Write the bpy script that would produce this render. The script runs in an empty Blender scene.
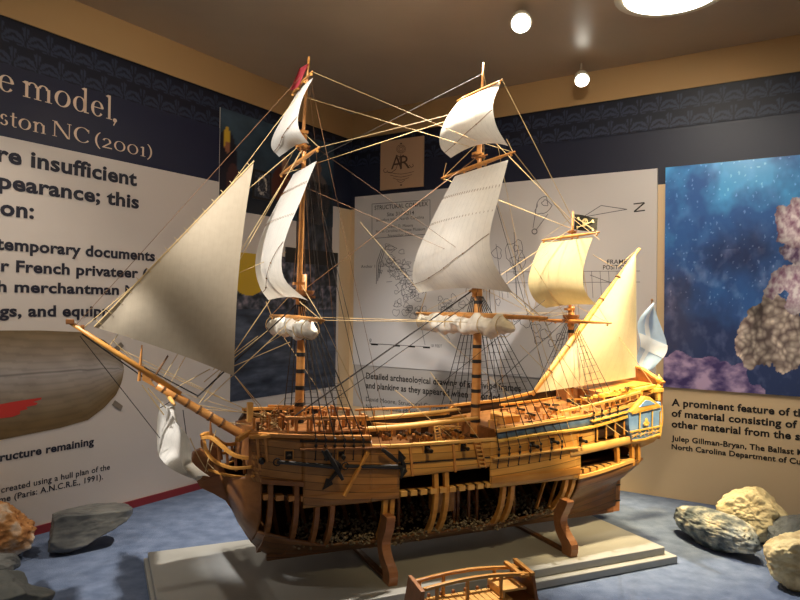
import bpy, bmesh, math, random
from mathutils import Vector, noise, Matrix
random.seed(7)
R = math.radians
# ------------------------------------------------------------------ camera model
F = 673.0; CX = 400.0; CY = 300.0
ROLL = R(0.78); PITCH = math.atan(6/673.0)
fw = Vector((0, math.cos(PITCH), math.sin(PITCH)))
r0 = Vector((1, 0, 0)); u0 = Vector((0, -math.sin(PITCH), math.cos(PITCH)))
rt = r0*math.cos(ROLL)+u0*math.sin(ROLL); up = u0*math.cos(ROLL)-r0*math.sin(ROLL)
CAM = Vector((0, 0, .5))
def ray(px, py): return fw+rt*((px-CX)/F)-up*((py-CY)/F)
def hit(px, py, P0, N):
    d = ray(px, py); t = (P0-CAM).dot(N)/d.dot(N)
    return CAM+d*t
ZUP = Vector((0, 0, 1))
TH = R(24)
A = Vector((math.cos(TH), math.sin(TH), 0)); B = Vector((math.sin(TH), -math.cos(TH), 0)); O = Vector((.486, 1.516, 0))
def side(px, py, b=0.0):
    p = hit(px, py, O+B*b, B)-O
    return Vector((-p.dot(A), b, p.z))
def cross(px, py, s):
    p = hit(px, py, O-A*s, A)-O
    return Vector((s, p.dot(B), p.z))
def ground(px, py, z=0): return hit(px, py, Vector((0, 0, z)), ZUP)
def L2(o): return o
# ------------------------------------------------------------------ object helpers
COL = bpy.context.scene.collection
class MB:
    def __init__(s): s.v = []; s.f = []; s.m = []; s.uv = {}; s.mi = 0
    def add(s, vs, fs, uvs=None):
        k = len(s.v); s.v += [tuple(v) for v in vs]
        for i, f in enumerate(fs):
            if uvs: s.uv[len(s.f)] = [uvs[j] for j in f]
            s.f.append(tuple(k+j for j in f)); s.m.append(s.mi)
        return s
    def hexa(s, p):  # 8 points: bottom 4, top 4
        return s.add(p, [(3,2,1,0),(4,5,6,7),(0,1,5,4),(1,2,6,5),(2,3,7,6),(3,0,4,7)])
    def box(s, c, d, rot=None, taper=1.0):
        x, y, z = d[0]/2, d[1]/2, d[2]/2; c = Vector(c)
        ps = [Vector(q) for q in [(-x,-y,-z),(x,-y,-z),(x,y,-z),(-x,y,-z),(-x*taper,-y*taper,z),(x*taper,-y*taper,z),(x*taper,y*taper,z),(-x*taper,y*taper,z)]]
        if rot is not None: ps = [rot@q for q in ps]
        return s.hexa([c+q for q in ps])
    def tube(s, pts, rad, n=8, cap=True):
        pts = [Vector(p) for p in pts]; m = len(pts)
        if not isinstance(rad, (list, tuple)): rad = [rad]*m
        t0 = (pts[1]-pts[0]).normalized()
        a = t0.orthogonal().normalized(); vs = []
        for i in range(m):
            t = (pts[min(i+1, m-1)]-pts[max(i-1, 0)])
            if t.length < 1e-9: t = t0
            t = t.normalized(); a = (a-t*a.dot(t))
            if a.length < 1e-6: a = t.orthogonal()
            a.normalize(); b = t.cross(a)
            for k in range(n):
                w = 2*math.pi*k/n; vs.append(pts[i]+(a*math.cos(w)+b*math.sin(w))*rad[i])
        fs = [(i*n+k, i*n+(k+1) % n, (i+1)*n+(k+1) % n, (i+1)*n+k) for i in range(m-1) for k in range(n)]
        if cap: fs += [tuple(range(n))[::-1], tuple((m-1)*n+k for k in range(n))]
        return s.add(vs, fs)
    def sweep(s, pts, w, h, side_dir=None):
        pts = [Vector(p) for p in pts]; m = len(pts); vs = []
        for i in range(m):
            t = (pts[min(i+1, m-1)]-pts[max(i-1, 0)]).normalized()
            if side_dir is not None:
                sd = side_dir[i] if isinstance(side_dir, list) else Vector(side_dir)
                sd = (sd-t*sd.dot(t)).normalized()
            else:
                sd = t.cross(ZUP)
                if sd.length < 1e-5: sd = Vector((0, 1, 0))
                sd.normalize()
            u = sd.cross(t).normalized()
            ww = w[i] if isinstance(w, list) else w; hh = h[i] if isinstance(h, list) else h
            for q in ((-1,-1),(1,-1),(1,1),(-1,1)): vs.append(pts[i]+sd*(q[0]*ww/2)+u*(q[1]*hh/2))
        fs = [(i*4+k, i*4+(k+1) % 4, (i+1)*4+(k+1) % 4, (i+1)*4+k) for i in range(m-1) for k in range(4)]
        fs += [(3,2,1,0), tuple((m-1)*4+k for k in range(4))]
        return s.add(vs, fs)
    def grid(s, fn, nu, nv):
        vs = []; uv = []
        for i in range(nu+1):
            for j in range(nv+1):
                vs.append(fn(i/nu, j/nv)); uv.append((i/nu, j/nv))
        fs = [(i*(nv+1)+j, (i+1)*(nv+1)+j, (i+1)*(nv+1)+j+1, i*(nv+1)+j+1) for i in range(nu) for j in range(nv)]
        return s.add(vs, fs, uv)
    def prism(s, poly, ext):
        n = len(poly); ext = Vector(ext); vs = [Vector(p) for p in poly]; vs = vs+[p+ext for p in vs]
        return s.add(vs, [tuple(range(n)), tuple(range(n, 2*n))[::-1]]+[(i, i+n, (i+1) % n+n, (i+1) % n) for i in range(n)])
    def ball(s, c, r, nu=8, nv=6, sc=(1,1,1)):
        c = Vector(c)
        def fn(u, v):
            a = 2*math.pi*u; b = math.pi*v
            return c+Vector((r*sc[0]*math.sin(b)*math.cos(a), r*sc[1]*math.sin(b)*math.sin(a), r*sc[2]*math.cos(b)))
        return s.grid(fn, nu, nv)
    def lathe(s, c, prof, n=12, axis=Vector((0,0,1))):
        return s.tube([Vector(c)+axis*z for z, r in prof], [max(r, 1e-4) for z, r in prof], n)
    def build(s, name, mat, parent=None, smooth=False, bevel=0, thick=0, fix=True):
        me = bpy.data.meshes.new(name); me.from_pydata(s.v, [], s.f)
        mats = mat if isinstance(mat, list) else [mat]
        for m in mats: me.materials.append(m)
        for p, mi in zip(me.polygons, s.m): p.material_index = mi; p.use_smooth = smooth
        if s.uv:
            l = me.uv_layers.new(name='UVMap')
            for pi, uvs in s.uv.items():
                for li, q in zip(me.polygons[pi].loop_indices, uvs): l.data[li].uv = q
        me.update()
        if fix:
            bm = bmesh.new(); bm.from_mesh(me); bmesh.ops.recalc_face_normals(bm, faces=bm.faces); bm.to_mesh(me); bm.free()
        o = bpy.data.objects.new(name, me); COL.objects.link(o)
        if parent is not None: o.parent = parent
        if thick:
            md = o.modifiers.new('solid', 'SOLIDIFY'); md.thickness = thick; md.offset = -1
        if bevel:
            md = o.modifiers.new('bev', 'BEVEL'); md.width = bevel; md.segments = 2; md.limit_method = 'ANGLE'
        return o
def tag(o, label=None, cat=None, group=None, kind=None):
    if label: o['label'] = label
    if cat: o['category'] = cat
    if group: o['group'] = group
    if kind: o['kind'] = kind
    return o
def empty(name, loc, rz=0):
    o = bpy.data.objects.new(name, None); COL.objects.link(o); o.empty_display_size = .05
    o.location = loc; o.rotation_euler = (0, 0, rz); return o
def lerp(a, b, t): return a+(b-a)*t
def itp(tab, x):
    if x <= tab[0][0]: return tab[0][1]
    for (a, va), (b, vb) in zip(tab, tab[1:]):
        if x <= b: 
            t = (x-a)/(b-a); return va+(vb-va)*t
    return tab[-1][1]
def poly_at(pts, t):  # param 0..1 by index over polyline (catmull)
    n = len(pts)-1; x = min(max(t*n, 0), n-1e-9); i = int(x); f = x-i
    P = [Vector(pts[max(0, min(n, k))]) for k in (i-1, i, i+1, i+2)]
    return .5*((2*P[1])+(P[2]-P[0])*f+(2*P[0]-5*P[1]+4*P[2]-P[3])*f*f+(3*P[1]-P[0]-3*P[2]+P[3])*f**3)
def smooth_path(pts, n): return [poly_at(pts, i/n) for i in range(n+1)]
# ------------------------------------------------------------------ materials
def lin(c): return tuple((x/12.92 if x <= .04045 else ((x+.055)/1.055)**2.4) for x in c)
def rgb(r, g, b): return lin((r/255, g/255, b/255))+(1,)
def newmat(name):
    m = bpy.data.materials.new(name); m.use_nodes = True; nt = m.node_tree
    return m, nt, nt.nodes['Principled BSDF']
def plain(name, col, rough=.6, metal=0, spec=.5, coat=0):
    m, nt, p = newmat(name)
    p.inputs['Base Color'].default_value = col; p.inputs['Roughness'].default_value = rough; p.inputs['Metallic'].default_value = metal
    p.inputs['Specular IOR Level'].default_value = spec; p.inputs['Coat Weight'].default_value = coat
    return m
def noisy(name, c1, c2, scale=20, rough=.6, stretch=(1,1,1), bump=0, detail=4, c3=None, coord='Object', spec=.5, bscale=None, lo=.35, hi=.65):
    m, nt, p = newmat(name); N = nt.nodes; L = nt.links
    tc = N.new('ShaderNodeTexCoord'); mp = N.new('ShaderNodeMapping'); mp.inputs['Scale'].default_value = stretch
    L.new(tc.outputs[coord], mp.inputs['Vector'])
    nz = N.new('ShaderNodeTexNoise'); nz.inputs['Scale'].default_value = scale; nz.inputs['Detail'].default_value = detail
    L.new(mp.outputs[0], nz.inputs['Vector'])
    cr = N.new('ShaderNodeValToRGB'); cr.color_ramp.elements[0].position = lo; cr.color_ramp.elements[1].position = hi
    cr.color_ramp.elements[0].color = c1; cr.color_ramp.elements[1].color = c2
    if c3:
        e = cr.color_ramp.elements.new((lo+hi)/2); e.color = c3
    L.new(nz.outputs['Fac'], cr.inputs[0]); L.new(cr.outputs[0], p.inputs['Base Color'])
    p.inputs['Roughness'].default_value = rough; p.inputs['Specular IOR Level'].default_value = spec
    if bump:
        nb = N.new('ShaderNodeTexNoise'); nb.inputs['Scale'].default_value = bscale or scale*2; nb.inputs['Detail'].default_value = 6
        L.new(mp.outputs[0], nb.inputs['Vector'])
        b = N.new('ShaderNodeBump'); b.inputs['Strength'].default_value = bump; b.inputs['Distance'].default_value = .004
        L.new(nb.outputs['Fac'], b.inputs['Height']); L.new(b.outputs[0], p.inputs['Normal'])
    return m
def wood(name, c1, c2, planks=None, rough=.42):
    """wood with grain along local x (ship length); optional dark seams every `planks` in z"""
    m = noisy(name, c1, c2, 30, rough, (.35, 3, 3), detail=5, lo=.3, hi=.7)
    if planks:
        nt = m.node_tree; N = nt.nodes; L = nt.links; p = N['Principled BSDF']
        cr = p.inputs['Base Color'].links[0].from_node
        tc = N.new('ShaderNodeTexCoord'); sp = N.new('ShaderNodeSeparateXYZ'); L.new(tc.outputs['Object'], sp.inputs[0])
        # sheer: z' = z - .16*(x-.42)^2
        a = N.new('ShaderNodeMath'); a.operation = 'SUBTRACT'; a.inputs[1].default_value = .45; L.new(sp.outputs[0], a.inputs[0])
        b = N.new('ShaderNodeMath'); b.operation = 'MULTIPLY'; L.new(a.outputs[0], b.inputs[0]); L.new(a.outputs[0], b.inputs[1])
        c = N.new('ShaderNodeMath'); c.operation = 'MULTIPLY'; c.inputs[1].default_value = -.22; L.new(b.outputs[0], c.inputs[0])
        d = N.new('ShaderNodeMath'); d.operation = 'ADD'; L.new(sp.outputs[2], d.inputs[0]); L.new(c.outputs[0], d.inputs[1])
        e = N.new('ShaderNodeMath'); e.operation = 'DIVIDE'; e.inputs[1].default_value = planks; L.new(d.outputs[0], e.inputs[0])
        f = N.new('ShaderNodeMath'); f.operation = 'FRACT'; L.new(e.outputs[0], f.inputs[0])
        g = N.new('ShaderNodeMath'); g.operation = 'LESS_THAN'; g.inputs[1].default_value = .09; L.new(f.outputs[0], g.inputs[0])
        fl = N.new('ShaderNodeMath'); fl.operation = 'FLOOR'; L.new(e.outputs[0], fl.inputs[0])
        wn = N.new('ShaderNodeTexWhiteNoise'); wn.noise_dimensions = '1D'; L.new(fl.outputs[0], wn.inputs['W'])
        hs = N.new('ShaderNodeHueSaturation'); L.new(cr.outputs[0], hs.inputs['Color'])
        mr = N.new('ShaderNodeMapRange'); mr.inputs['To Min'].default_value = .78; mr.inputs['To Max'].default_value = 1.15
        L.new(wn.outputs['Value'], mr.inputs['Value']); L.new(mr.outputs[0], hs.inputs['Value'])
        mx = N.new('ShaderNodeMix'); mx.data_type = 'RGBA'; L.new(g.outputs[0], mx.inputs['Factor'])
        L.new(hs.outputs[0], mx.inputs['A']); mx.inputs['B'].default_value = tuple(x*.42 for x in c1[:3])+(1,)
        L.new(mx.outputs['Result'], p.inputs['Base Color'])
    return m
def cloth(name, col, stripes=14, trans=.25, seam=.82):
    m, nt, p = newmat(name); N = nt.nodes; L = nt.links
    tc = N.new('ShaderNodeTexCoord'); sp = N.new('ShaderNodeSeparateXYZ'); L.new(tc.outputs['UV'], sp.inputs[0])
    a = N.new('ShaderNodeMath'); a.operation = 'MULTIPLY'; a.inputs[1].default_value = stripes; L.new(sp.outputs[1], a.inputs[0])
    f = N.new('ShaderNodeMath'); f.operation = 'FRACT'; L.new(a.outputs[0], f.inputs[0])
    g = N.new('ShaderNodeMath'); g.operation = 'LESS_THAN'; g.inputs[1].default_value = .025; L.new(f.outputs[0], g.inputs[0])
    nz = N.new('ShaderNodeTexNoise'); nz.inputs['Scale'].default_value = 90; L.new(tc.outputs['Object'], nz.inputs['Vector'])
    mr = N.new('ShaderNodeMapRange'); mr.inputs['To Min'].default_value = .88; mr.inputs['To Max'].default_value = 1.04; L.new(nz.outputs['Fac'], mr.inputs['Value'])
    mul = N.new('ShaderNodeMix'); mul.data_type = 'RGBA'; L.new(g.outputs[0], mul.inputs['Factor'])
    mul.inputs['A'].default_value = col; mul.inputs['B'].default_value = tuple(c*seam for c in col[:3])+(1,)
    hs = N.new('ShaderNodeHueSaturation'); L.new(mul.outputs['Result'], hs.inputs['Color']); L.new(mr.outputs[0], hs.inputs['Value'])
    L.new(hs.outputs[0], p.inputs['Base Color']); p.inputs['Roughness'].default_value = .9; p.inputs['Specular IOR Level'].default_value = .1
    tr = N.new('ShaderNodeBsdfTranslucent'); L.new(hs.outputs[0], tr.inputs['Color'])
    ms = N.new('ShaderNodeMixShader'); ms.inputs[0].default_value = trans
    out = N['Material Output']; L.new(p.outputs[0], ms.inputs[1]); L.new(tr.outputs[0], ms.inputs[2]); L.new(ms.outputs[0], out.inputs['Surface'])
    return m
def vcol(name, rough=.4, coat=0):
    m, nt, p = newmat(name); at = nt.nodes.new('ShaderNodeVertexColor'); at.layer_name = 'Col'
    nt.links.new(at.outputs[0], p.inputs['Base Color']); p.inputs['Roughness'].default_value = rough
    p.inputs['Specular IOR Level'].default_value = .4; p.inputs['Coat Weight'].default_value = coat; p.inputs['Coat Roughness'].default_value = .03
    return m
def emis(name, col, st):
    m, nt, p = newmat(name); p.inputs['Emission Color'].default_value = col; p.inputs['Emission Strength'].default_value = st
    p.inputs['Base Color'].default_value = (1,1,1,1); return m
M = dict(
    navy=plain('navy paint', rgb(26, 31, 52), .45), header=plain('navy header', rgb(24, 28, 54), .4),
    white=plain('printed white panel', rgb(204, 194, 186), .4), beige=plain('beige panel', rgb(214, 186, 146), .45),
    caption=plain('caption beige', rgb(176, 168, 160), .45),
    board=plain('plan board', rgb(208, 202, 198), .35), tan=plain('tan paint', rgb(176, 140, 92), .7),
    ceil=noisy('ceiling paint', rgb(168, 150, 126), rgb(182, 164, 138), 3, .35), floor=noisy('blue felt', rgb(84, 98, 126), rgb(116, 130, 158), 30, .9, bump=.4, bscale=400, spec=.1, detail=9, lo=.25, hi=.75),
    red=plain('red trim', rgb(130, 38, 46), .5), ink=plain('dark ink', rgb(24, 26, 44), .5), ink2=plain('black ink', rgb(30, 26, 24), .5),
    greyink=plain('plan ink', rgb(92, 90, 94), .5), cream=plain('header cream', rgb(222, 196, 172), .5),
    plinth=noisy('grey plinth paint', rgb(150, 150, 146), rgb(162, 162, 158), 8, .5),
    honey=wood('honey wood', rgb(188, 124, 50), rgb(216, 156, 74)), plank=wood('planked honey wood', rgb(194, 136, 62), rgb(220, 166, 86), .0125),
    brown=wood('brown wood', rgb(126, 78, 38), rgb(156, 100, 52)), bplank=wood('brown planking', rgb(152, 102, 50), rgb(180, 126, 66), .0125), bow=wood('bow wood', rgb(128, 80, 40), rgb(150, 98, 52)),
    dark=wood('dark wood and inner shade', rgb(44, 26, 14), rgb(64, 40, 22), .012), pale=wood('pale wood', rgb(214, 158, 80), rgb(234, 184, 106)), deckw=wood('deck planks', rgb(136, 88, 42), rgb(160, 108, 56)), tuck=wood('stern deadwood planks', rgb(104, 66, 34), rgb(130, 86, 46), .014),
    orange=wood('orange mast wood', rgb(182, 120, 58), rgb(208, 146, 78)), cradle=wood('cradle wood', rgb(150, 98, 60), rgb(172, 116, 74)),
    black=plain('black iron', rgb(22, 20, 20), .35), gun=plain('gun metal', rgb(40, 34, 26), .35, .6), band=plain('black band', rgb(26, 20, 16), .6),
    blue=noisy('blue painted strake', rgb(56, 82, 118), rgb(92, 118, 150), 60, .5), gold=noisy('gold carving', rgb(222, 166, 62), rgb(246, 202, 104), 80, .4),
    bright=noisy('sky blue panel', rgb(104, 146, 200), rgb(140, 176, 222), 40, .5),
    ropel=plain('pale rope', rgb(196, 168, 118), .8), roped=plain('tarred rope', rgb(36, 28, 24), .8), ropeb=plain('brown rope', rgb(112, 78, 46), .8),
    sail=cloth('sail cloth', rgb(222, 217, 207), 16, .25, .72), jib=cloth('jib cloth', rgb(178, 164, 142), 26, .10, .86), latsail=cloth('warm sail cloth', rgb(232, 220, 186), 12, .3, .8), mizsail=cloth('shaded warm sail cloth', rgb(196, 178, 132), 12, .2, .86),  # mizzen cloth: weaker light there is put into a darker colour
    furl=noisy('furled cloth', rgb(206, 196, 178), rgb(232, 224, 208), 60, .9),
    ensign=cloth('pale blue flag', rgb(186, 214, 250), 1, .45, 1), flagw=cloth('white flag cloth', rgb(240, 246, 255), 1, .45, 1), pennant=plain('dark red flag', rgb(140, 34, 44), .8), flagk=plain('black flag', rgb(20, 20, 20), .8),
    bone=plain('bone paint', rgb(224, 208, 160), .7), stone=noisy('ballast stones', rgb(84, 72, 54), rgb(160, 144, 118), 200, .9),
    standgrey=plain('dark grey stand', rgb(86, 92, 90), .5), glow=emis('lamp glow', (1, .93, .78, 1), 14), trimw=plain('lamp ring', rgb(214, 204, 180), .4),
)
# ------------------------------------------------------------------ the case: walls, floor, ceiling
C0 = hit(347, 447, Vector((0, 0, 0)), ZUP); C0.z = 0
dR = Vector((1044, -673, 0)).normalized(); dL = Vector((-434, -673, 0)).normalized()   # away from the corner, along right / left wall
HT = 1.085; HC = 1.175
WALL = {'R': (dR, dL), 'L': (dL, dR)}      # (along, normal into the case)
def wp(w, u, z, off=0): d, n = WALL[w]; return C0+d*u+n*off+ZUP*z
def wuv(w, px, py, off=0):
    d, n = WALL[w]; p = hit(px, py, C0+n*off, n)-C0
    return (p.dot(d), p.z)
def wrect(mb, w, u0, u1, z0, z1, off, th):
    mb.hexa([wp(w, u0, z0, off-th), wp(w, u1, z0, off-th), wp(w, u1, z0, off), wp(w, u0, z0, off),
             wp(w, u0, z1, off-th), wp(w, u1, z1, off-th), wp(w, u1, z1, off), wp(w, u0, z1, off)])
def st(name, mb, mat): return tag(mb.build(name, mat), kind='structure')
UL = 1.95; UR = 2.3
m = MB(); wrect(m, 'L', -.03, UL, -.02, HC+.05, 0, .03); st('wall_left', m, M['navy'])
m = MB(); wrect(m, 'R', 0, UR, -.02, HC+.05, 0, .03); st('wall_right', m, M['navy'])
cL = wp('L', UL, 0); cR = wp('R', UR, 0)
fl = [C0-Vector((0, .05, 0)), cL, Vector((cL.x, .2, 0)), Vector((cR.x, .2, 0)), cR]
fl[0] = C0
m = MB(); m.prism([p-ZUP*.02 for p in fl], (0, 0, .02)); st('floor', m, M['floor'])
m = MB(); m.prism([Vector((p.x, p.y, HC)) for p in [C0, cL, Vector((cL.x, -.6, 0)), Vector((cR.x, -.6, 0)), cR]], (0, 0, .02)); st('ceiling', m, M['ceil'])
for w, n, U in (('L', 'trim_1', UL), ('R', 'trim_2', UR)):
    m = MB(); wrect(m, w, 0 if w == 'R' else 0, U, HT, HC, .006, .006); st(n, m, M['tan'])
# damask border (printed pattern) as a fine coloured grid
def picture(name, w, u0, u1, z0, z1, nu, nz, fn, off, mat, parent=None):
    m = MB(); m.grid(lambda a, b: wp(w, lerp(u0, u1, a), lerp(z0, z1, b), off), nu, nz)
    o = m.build(name, mat, parent, fix=False)
    ca = o.data.color_attributes.new('Col', 'FLOAT_COLOR', 'POINT')
    k = 0
    for i in range(nu+1):
        for j in range(nz+1):
            c = fn(i/nu, j/nz); ca.data[k].color = lin(tuple(min(max(x, 0), 255)/255 for x in c))+(1,); k += 1
    return o
M['print'] = vcol('border print', .5); M['photo'] = vcol('photo print', .3, .0)
BZ = .098
def damask(U):
    cell = .052
    def fn(a, b):
        u = a*U; z = b*BZ; row = int(z/(BZ/2)); x = u/cell+(.5 if row % 2 else 0); cx = (x % 1)-.5; cy = (z % (BZ/2))/(BZ/2)-.45
        rr = math.hypot(cx, cy*1.0); an = math.atan2(cx, cy+.35)
        v = math.cos(an*9)*.5+.5
        r2 = math.hypot(cx*.95, cy+.32)
        mot = 1 if (r2 < .42+.28*abs(math.cos(an*3.0))) and v > .25 else 0
        if abs(cx) < .03: mot = 0
        if row and False: mot = 0
        c0 = (17, 20, 36); c1 = (50, 58, 80)
        t = mot*.85
        if b > .96: t = 0; c0 = (10, 10, 18)
        return tuple(lerp(c0[i], c1[i], t) for i in range(3))
    return fn
o = picture('trim_3', 'L', 0, 1.6, HT-BZ, HT, 620, 34, damask(1.6), .003, M['print']); tag(o, kind='structure')
o = picture('trim_4', 'R', 0, 1.7, HT-BZ, HT, 660, 34, damask(1.7), .003, M['print']); tag(o, kind='structure')
m = MB(); wrect(m, 'L', .0, UL, 0, .018, .012, .012); st('baseboard_left', m, M['red'])
# ------------------------------------------------------------------ text
_tc = {}
def text_mesh(s, bold=.0, shear=0):
    k = (s, bold, shear)
    if k not in _tc:
        cu = bpy.data.curves.new('t', 'FONT'); cu.body = s; cu.size = 1; cu.offset = bold; cu.shear = shear; cu.resolution_u = 3
        cu.space_character = 1.04
        ob = bpy.data.objects.new('t', cu); COL.objects.link(ob)
        dg = bpy.context.evaluated_depsgraph_get(); dg.update()
        me = bpy.data.meshes.new_from_object(ob.evaluated_get(dg))
        vs = [v.co.copy() for v in me.vertices]; fs = [tuple(p.vertices) for p in me.polygons]
        bpy.data.objects.remove(ob); bpy.data.curves.remove(cu); bpy.data.meshes.remove(me); _tc[k] = (vs, fs)
    return _tc[k]
def put_text(s, w, p0, p1, h, mat, parent, off, bold=.02, name='lettering', glyphs=None, shear=0, ref=.73):
    """s set along wall w from pixel p0 (start of baseline) to pixel p1 (its end); h = cap height in pixels"""
    u0, z0 = wuv(w, p0[0], p0[1], off); u1, _ = wuv(w, p1[0], p1[1], off)
    _, zt = wuv(w, p0[0], p0[1]-h, off); H = zt-z0
    vs, fs = glyphs if glyphs else text_mesh(s, bold, shear)
    xs = [v[0] for v in vs]; xa, xb = min(xs), max(xs)
    m = MB(); m.add([wp(w, lerp(u0, u1, (v[0]-xa)/(xb-xa)), z0+v[1]*H/ref, off) for v in vs], fs)
    return m.build(name, mat, parent, fix=False)
# hand-drawn old-style serif glyphs (x-height 1)
def serif(text):
    V = []; Fc = []
    def quad(a, b, c, d): k = len(V); V.extend([a, b, c, d]); Fc.append((k, k+1, k+2, k+3))
    def rect(x0, y0, x1, y1): quad((x0, y0), (x1, y0), (x1, y1), (x0, y1))
    def ring(cx, cy, rx, ry, ws, wt, a0=0, a1=360, n=26, tilt=0):
        pr = None
        for i in range(n+1):
            a = R(lerp(a0, a1, i/n)); c, s_ = math.cos(a), math.sin(a); t = ws*abs(math.cos(a+R(tilt)))**1.3+wt
            q = ((cx+rx*c, cy+ry*s_), (cx+(rx-t)*c, cy+(ry-t*.9)*s_))
            if pr: quad(pr[0], q[0], q[1], pr[1])
            pr = q
    def stem(x, y0, y1, w=.17): rect(x, y0, x+w, y1)
    def sf(x, y, w=.17, ex=.12): rect(x-ex, y, x+w+ex, y+.05)
    def top(x, y, w=.17): k = len(V); V.extend([(x+.01, y), (x+.01, y-.2), (x-.17, y-.12)]); Fc.append((k, k+1, k+2))
    x = 0
    for ch in text:
        if ch == 'e': ring(x+.42, .5, .42, .52, .15, .05, 8, 322); rect(x+.1, .54, x+.78, .6); x += .95
        elif ch == 'o': ring(x+.48, .5, .48, .52, .15, .05, tilt=15); x += 1.08
        elif ch == 'm':
            for k in range(3): stem(x+.12+k*.62, 0, .82 if k else .98); sf(x+.12+k*.62, 0)
            top(x+.12, 1.0)
            for k in range(2): ring(x+.12+.17+k*.62+.225, .72, .31, .28, .1, .06, 0, 165, 12)
            x += 1.75
        elif ch == 'n':
            for k in range(2): stem(x+.12+k*.62, 0, .82 if k else .98); sf(x+.12+k*.62, 0)
            top(x+.12, 1.0); ring(x+.12+.17+.225, .72, .31, .28, .1, .06, 0, 165, 12); x += 1.1
        elif ch == 'd': ring(x+.42, .48, .42, .5, .15, .05); stem(x+.68, 0, 1.62); top(x+.68, 1.64); rect(x+.8, 0, x+1.0, .06); x += 1.1
        elif ch == 'l': stem(x+.14, 0, 1.62); sf(x+.14, 0); top(x+.14, 1.64); x += .5
        elif ch == 't': stem(x+.14, .1, 1.3, .15); rect(x, .9, x+.5, .98); ring(x+.36, .22, .22, .24, .1, .06, 180, 310, 10); x += .58
        elif ch == 's': ring(x+.3, .74, .26, .27, .07, .09, 20, 250, 14); ring(x+.3, .26, .3, .28, .07, .09, -160, 75, 14); x += .72
        elif ch == ',': ring(x+.08, .02, .14, .14, .06, .1, 0, 360, 12); quad((x+.2, .02), (x+.1, .02), (x-.04, -.34), (x+.02, -.36)); x += .35
        elif ch == 'N': stem(x+.12, 0, 1.4, .07); stem(x+1.1, 0, 1.4, .07); quad((x+.08, 1.4), (x+.28, 1.4), (x+1.17, 0), (x+1.0, 0)); sf(x+.12, 0, .07); sf(x+.1, 1.36, .1); sf(x+1.1, 1.36, .07); x += 1.4
        elif ch == 'C': ring(x+.62, .7, .62, .73, .15, .05, 42, 318); rect(x+1.03, .98, x+1.08, 1.3); x += 1.25
        elif ch == '(': ring(x+.75, .6, .7, 1.0, .1, .03, 122, 238, 16); x += .48
        elif ch == ')': ring(x-.35, .6, .7, 1.0, .1, .03, -58, 58, 16); x += .42
        elif ch == '2': ring(x+.32, .68, .3, .32, .1, .05, -20, 165, 14); quad((x+.5, .6), (x+.62, .58), (x+.16, .08), (x+.02, .08)); rect(x+.02, 0, x+.68, .11); x += .78
        elif ch == '0': ring(x+.4, .5, .4, .52, .07, .06); x += .9
        elif ch == '1': stem(x+.16, 0, 1.02, .13); sf(x+.16, 0, .13); top(x+.16, 1.03); x += .52
        elif ch == ' ': x += .45
        x += .04
    return ([Vector((a, b, 0)) for a, b in V], Fc)
# ------------------------------------------------------------------ left wall: information panel
uE, _ = wuv('L', 212, 300); 
_, zh0 = wuv('L', 0, 136.5); _, zh1 = wuv('L', 0, 60)
uMax = 1.7
panelL = empty('information_panel', wp('L', .9, 0, 0)); panelL.location = (0, 0, 0)
tag(panelL, 'large white text panel on the left wall with navy heading band and hull picture', 'panel')
uK, _ = wuv('L', 338.5, 300, .008)
m = MB(); wrect(m, 'L', uK, uMax, .018, zh0, .008, .006); m.build('panel_board', M['white'], panelL)
m = MB(); wrect(m, 'L', .10, uMax, zh0, HT-BZ-.001, .008, .006); m.build('heading_band', M['header'], panelL)
T = .0092
def xh(h): return h
put_text('', 'L', (-2, 89.5), (14, 93.5), 16.5, M['cream'], panelL, T, glyphs=serif('e'), ref=1)
put_text('', 'L', (22, 96), (117, 121), 16.5, M['cream'], panelL, T, glyphs=serif('model,'), ref=1)
put_text('', 'L', (0, 124), (46, 134.5), 11, M['cream'], panelL, T, glyphs=serif('ston'), ref=1)
put_text('', 'L', (52, 135.5), (89, 144), 11, M['cream'], panelL, T, glyphs=serif('NC'), ref=1)
put_text('', 'L', (95, 145.5), (152, 158), 10, M['cream'], panelL, T, glyphs=serif('(2001)'), ref=1)
for s_, a, b, h in (('re insufficient', (-3, 160.5), (137, 184), 17), ('pearance; this', (-2, 187.5), (139, 206.5), 16), ('on:', (0, 214.5), (34, 218), 16),
                    ('temporary documents', (-4, 249), (155, 261), 12.5), ('r French privateer (1', (1, 271), (152, 279.5), 12), ('h merchantman M', (-3, 291.5), (136, 296.5), 11.5),
                    ('gs, and equipm', (-1, 316.5), (114, 316), 12), ('ructure remaining', (0, 461.5), (94, 446), 8.5)):
    put_text(s_, 'L', a, b, h, M['ink'], panelL, T, bold=.034)
for s_, a, b, h in (('created using a hull plan of the', (1, 493), (110, 471.5), 6.5), ('me (Paris: A.N.C.R.E., 1991).', (-1, 503), (103, 482), 6.5)):
    put_text(s_, 'L', a, b, h, M['ink'], panelL, T, bold=.015)
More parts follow.
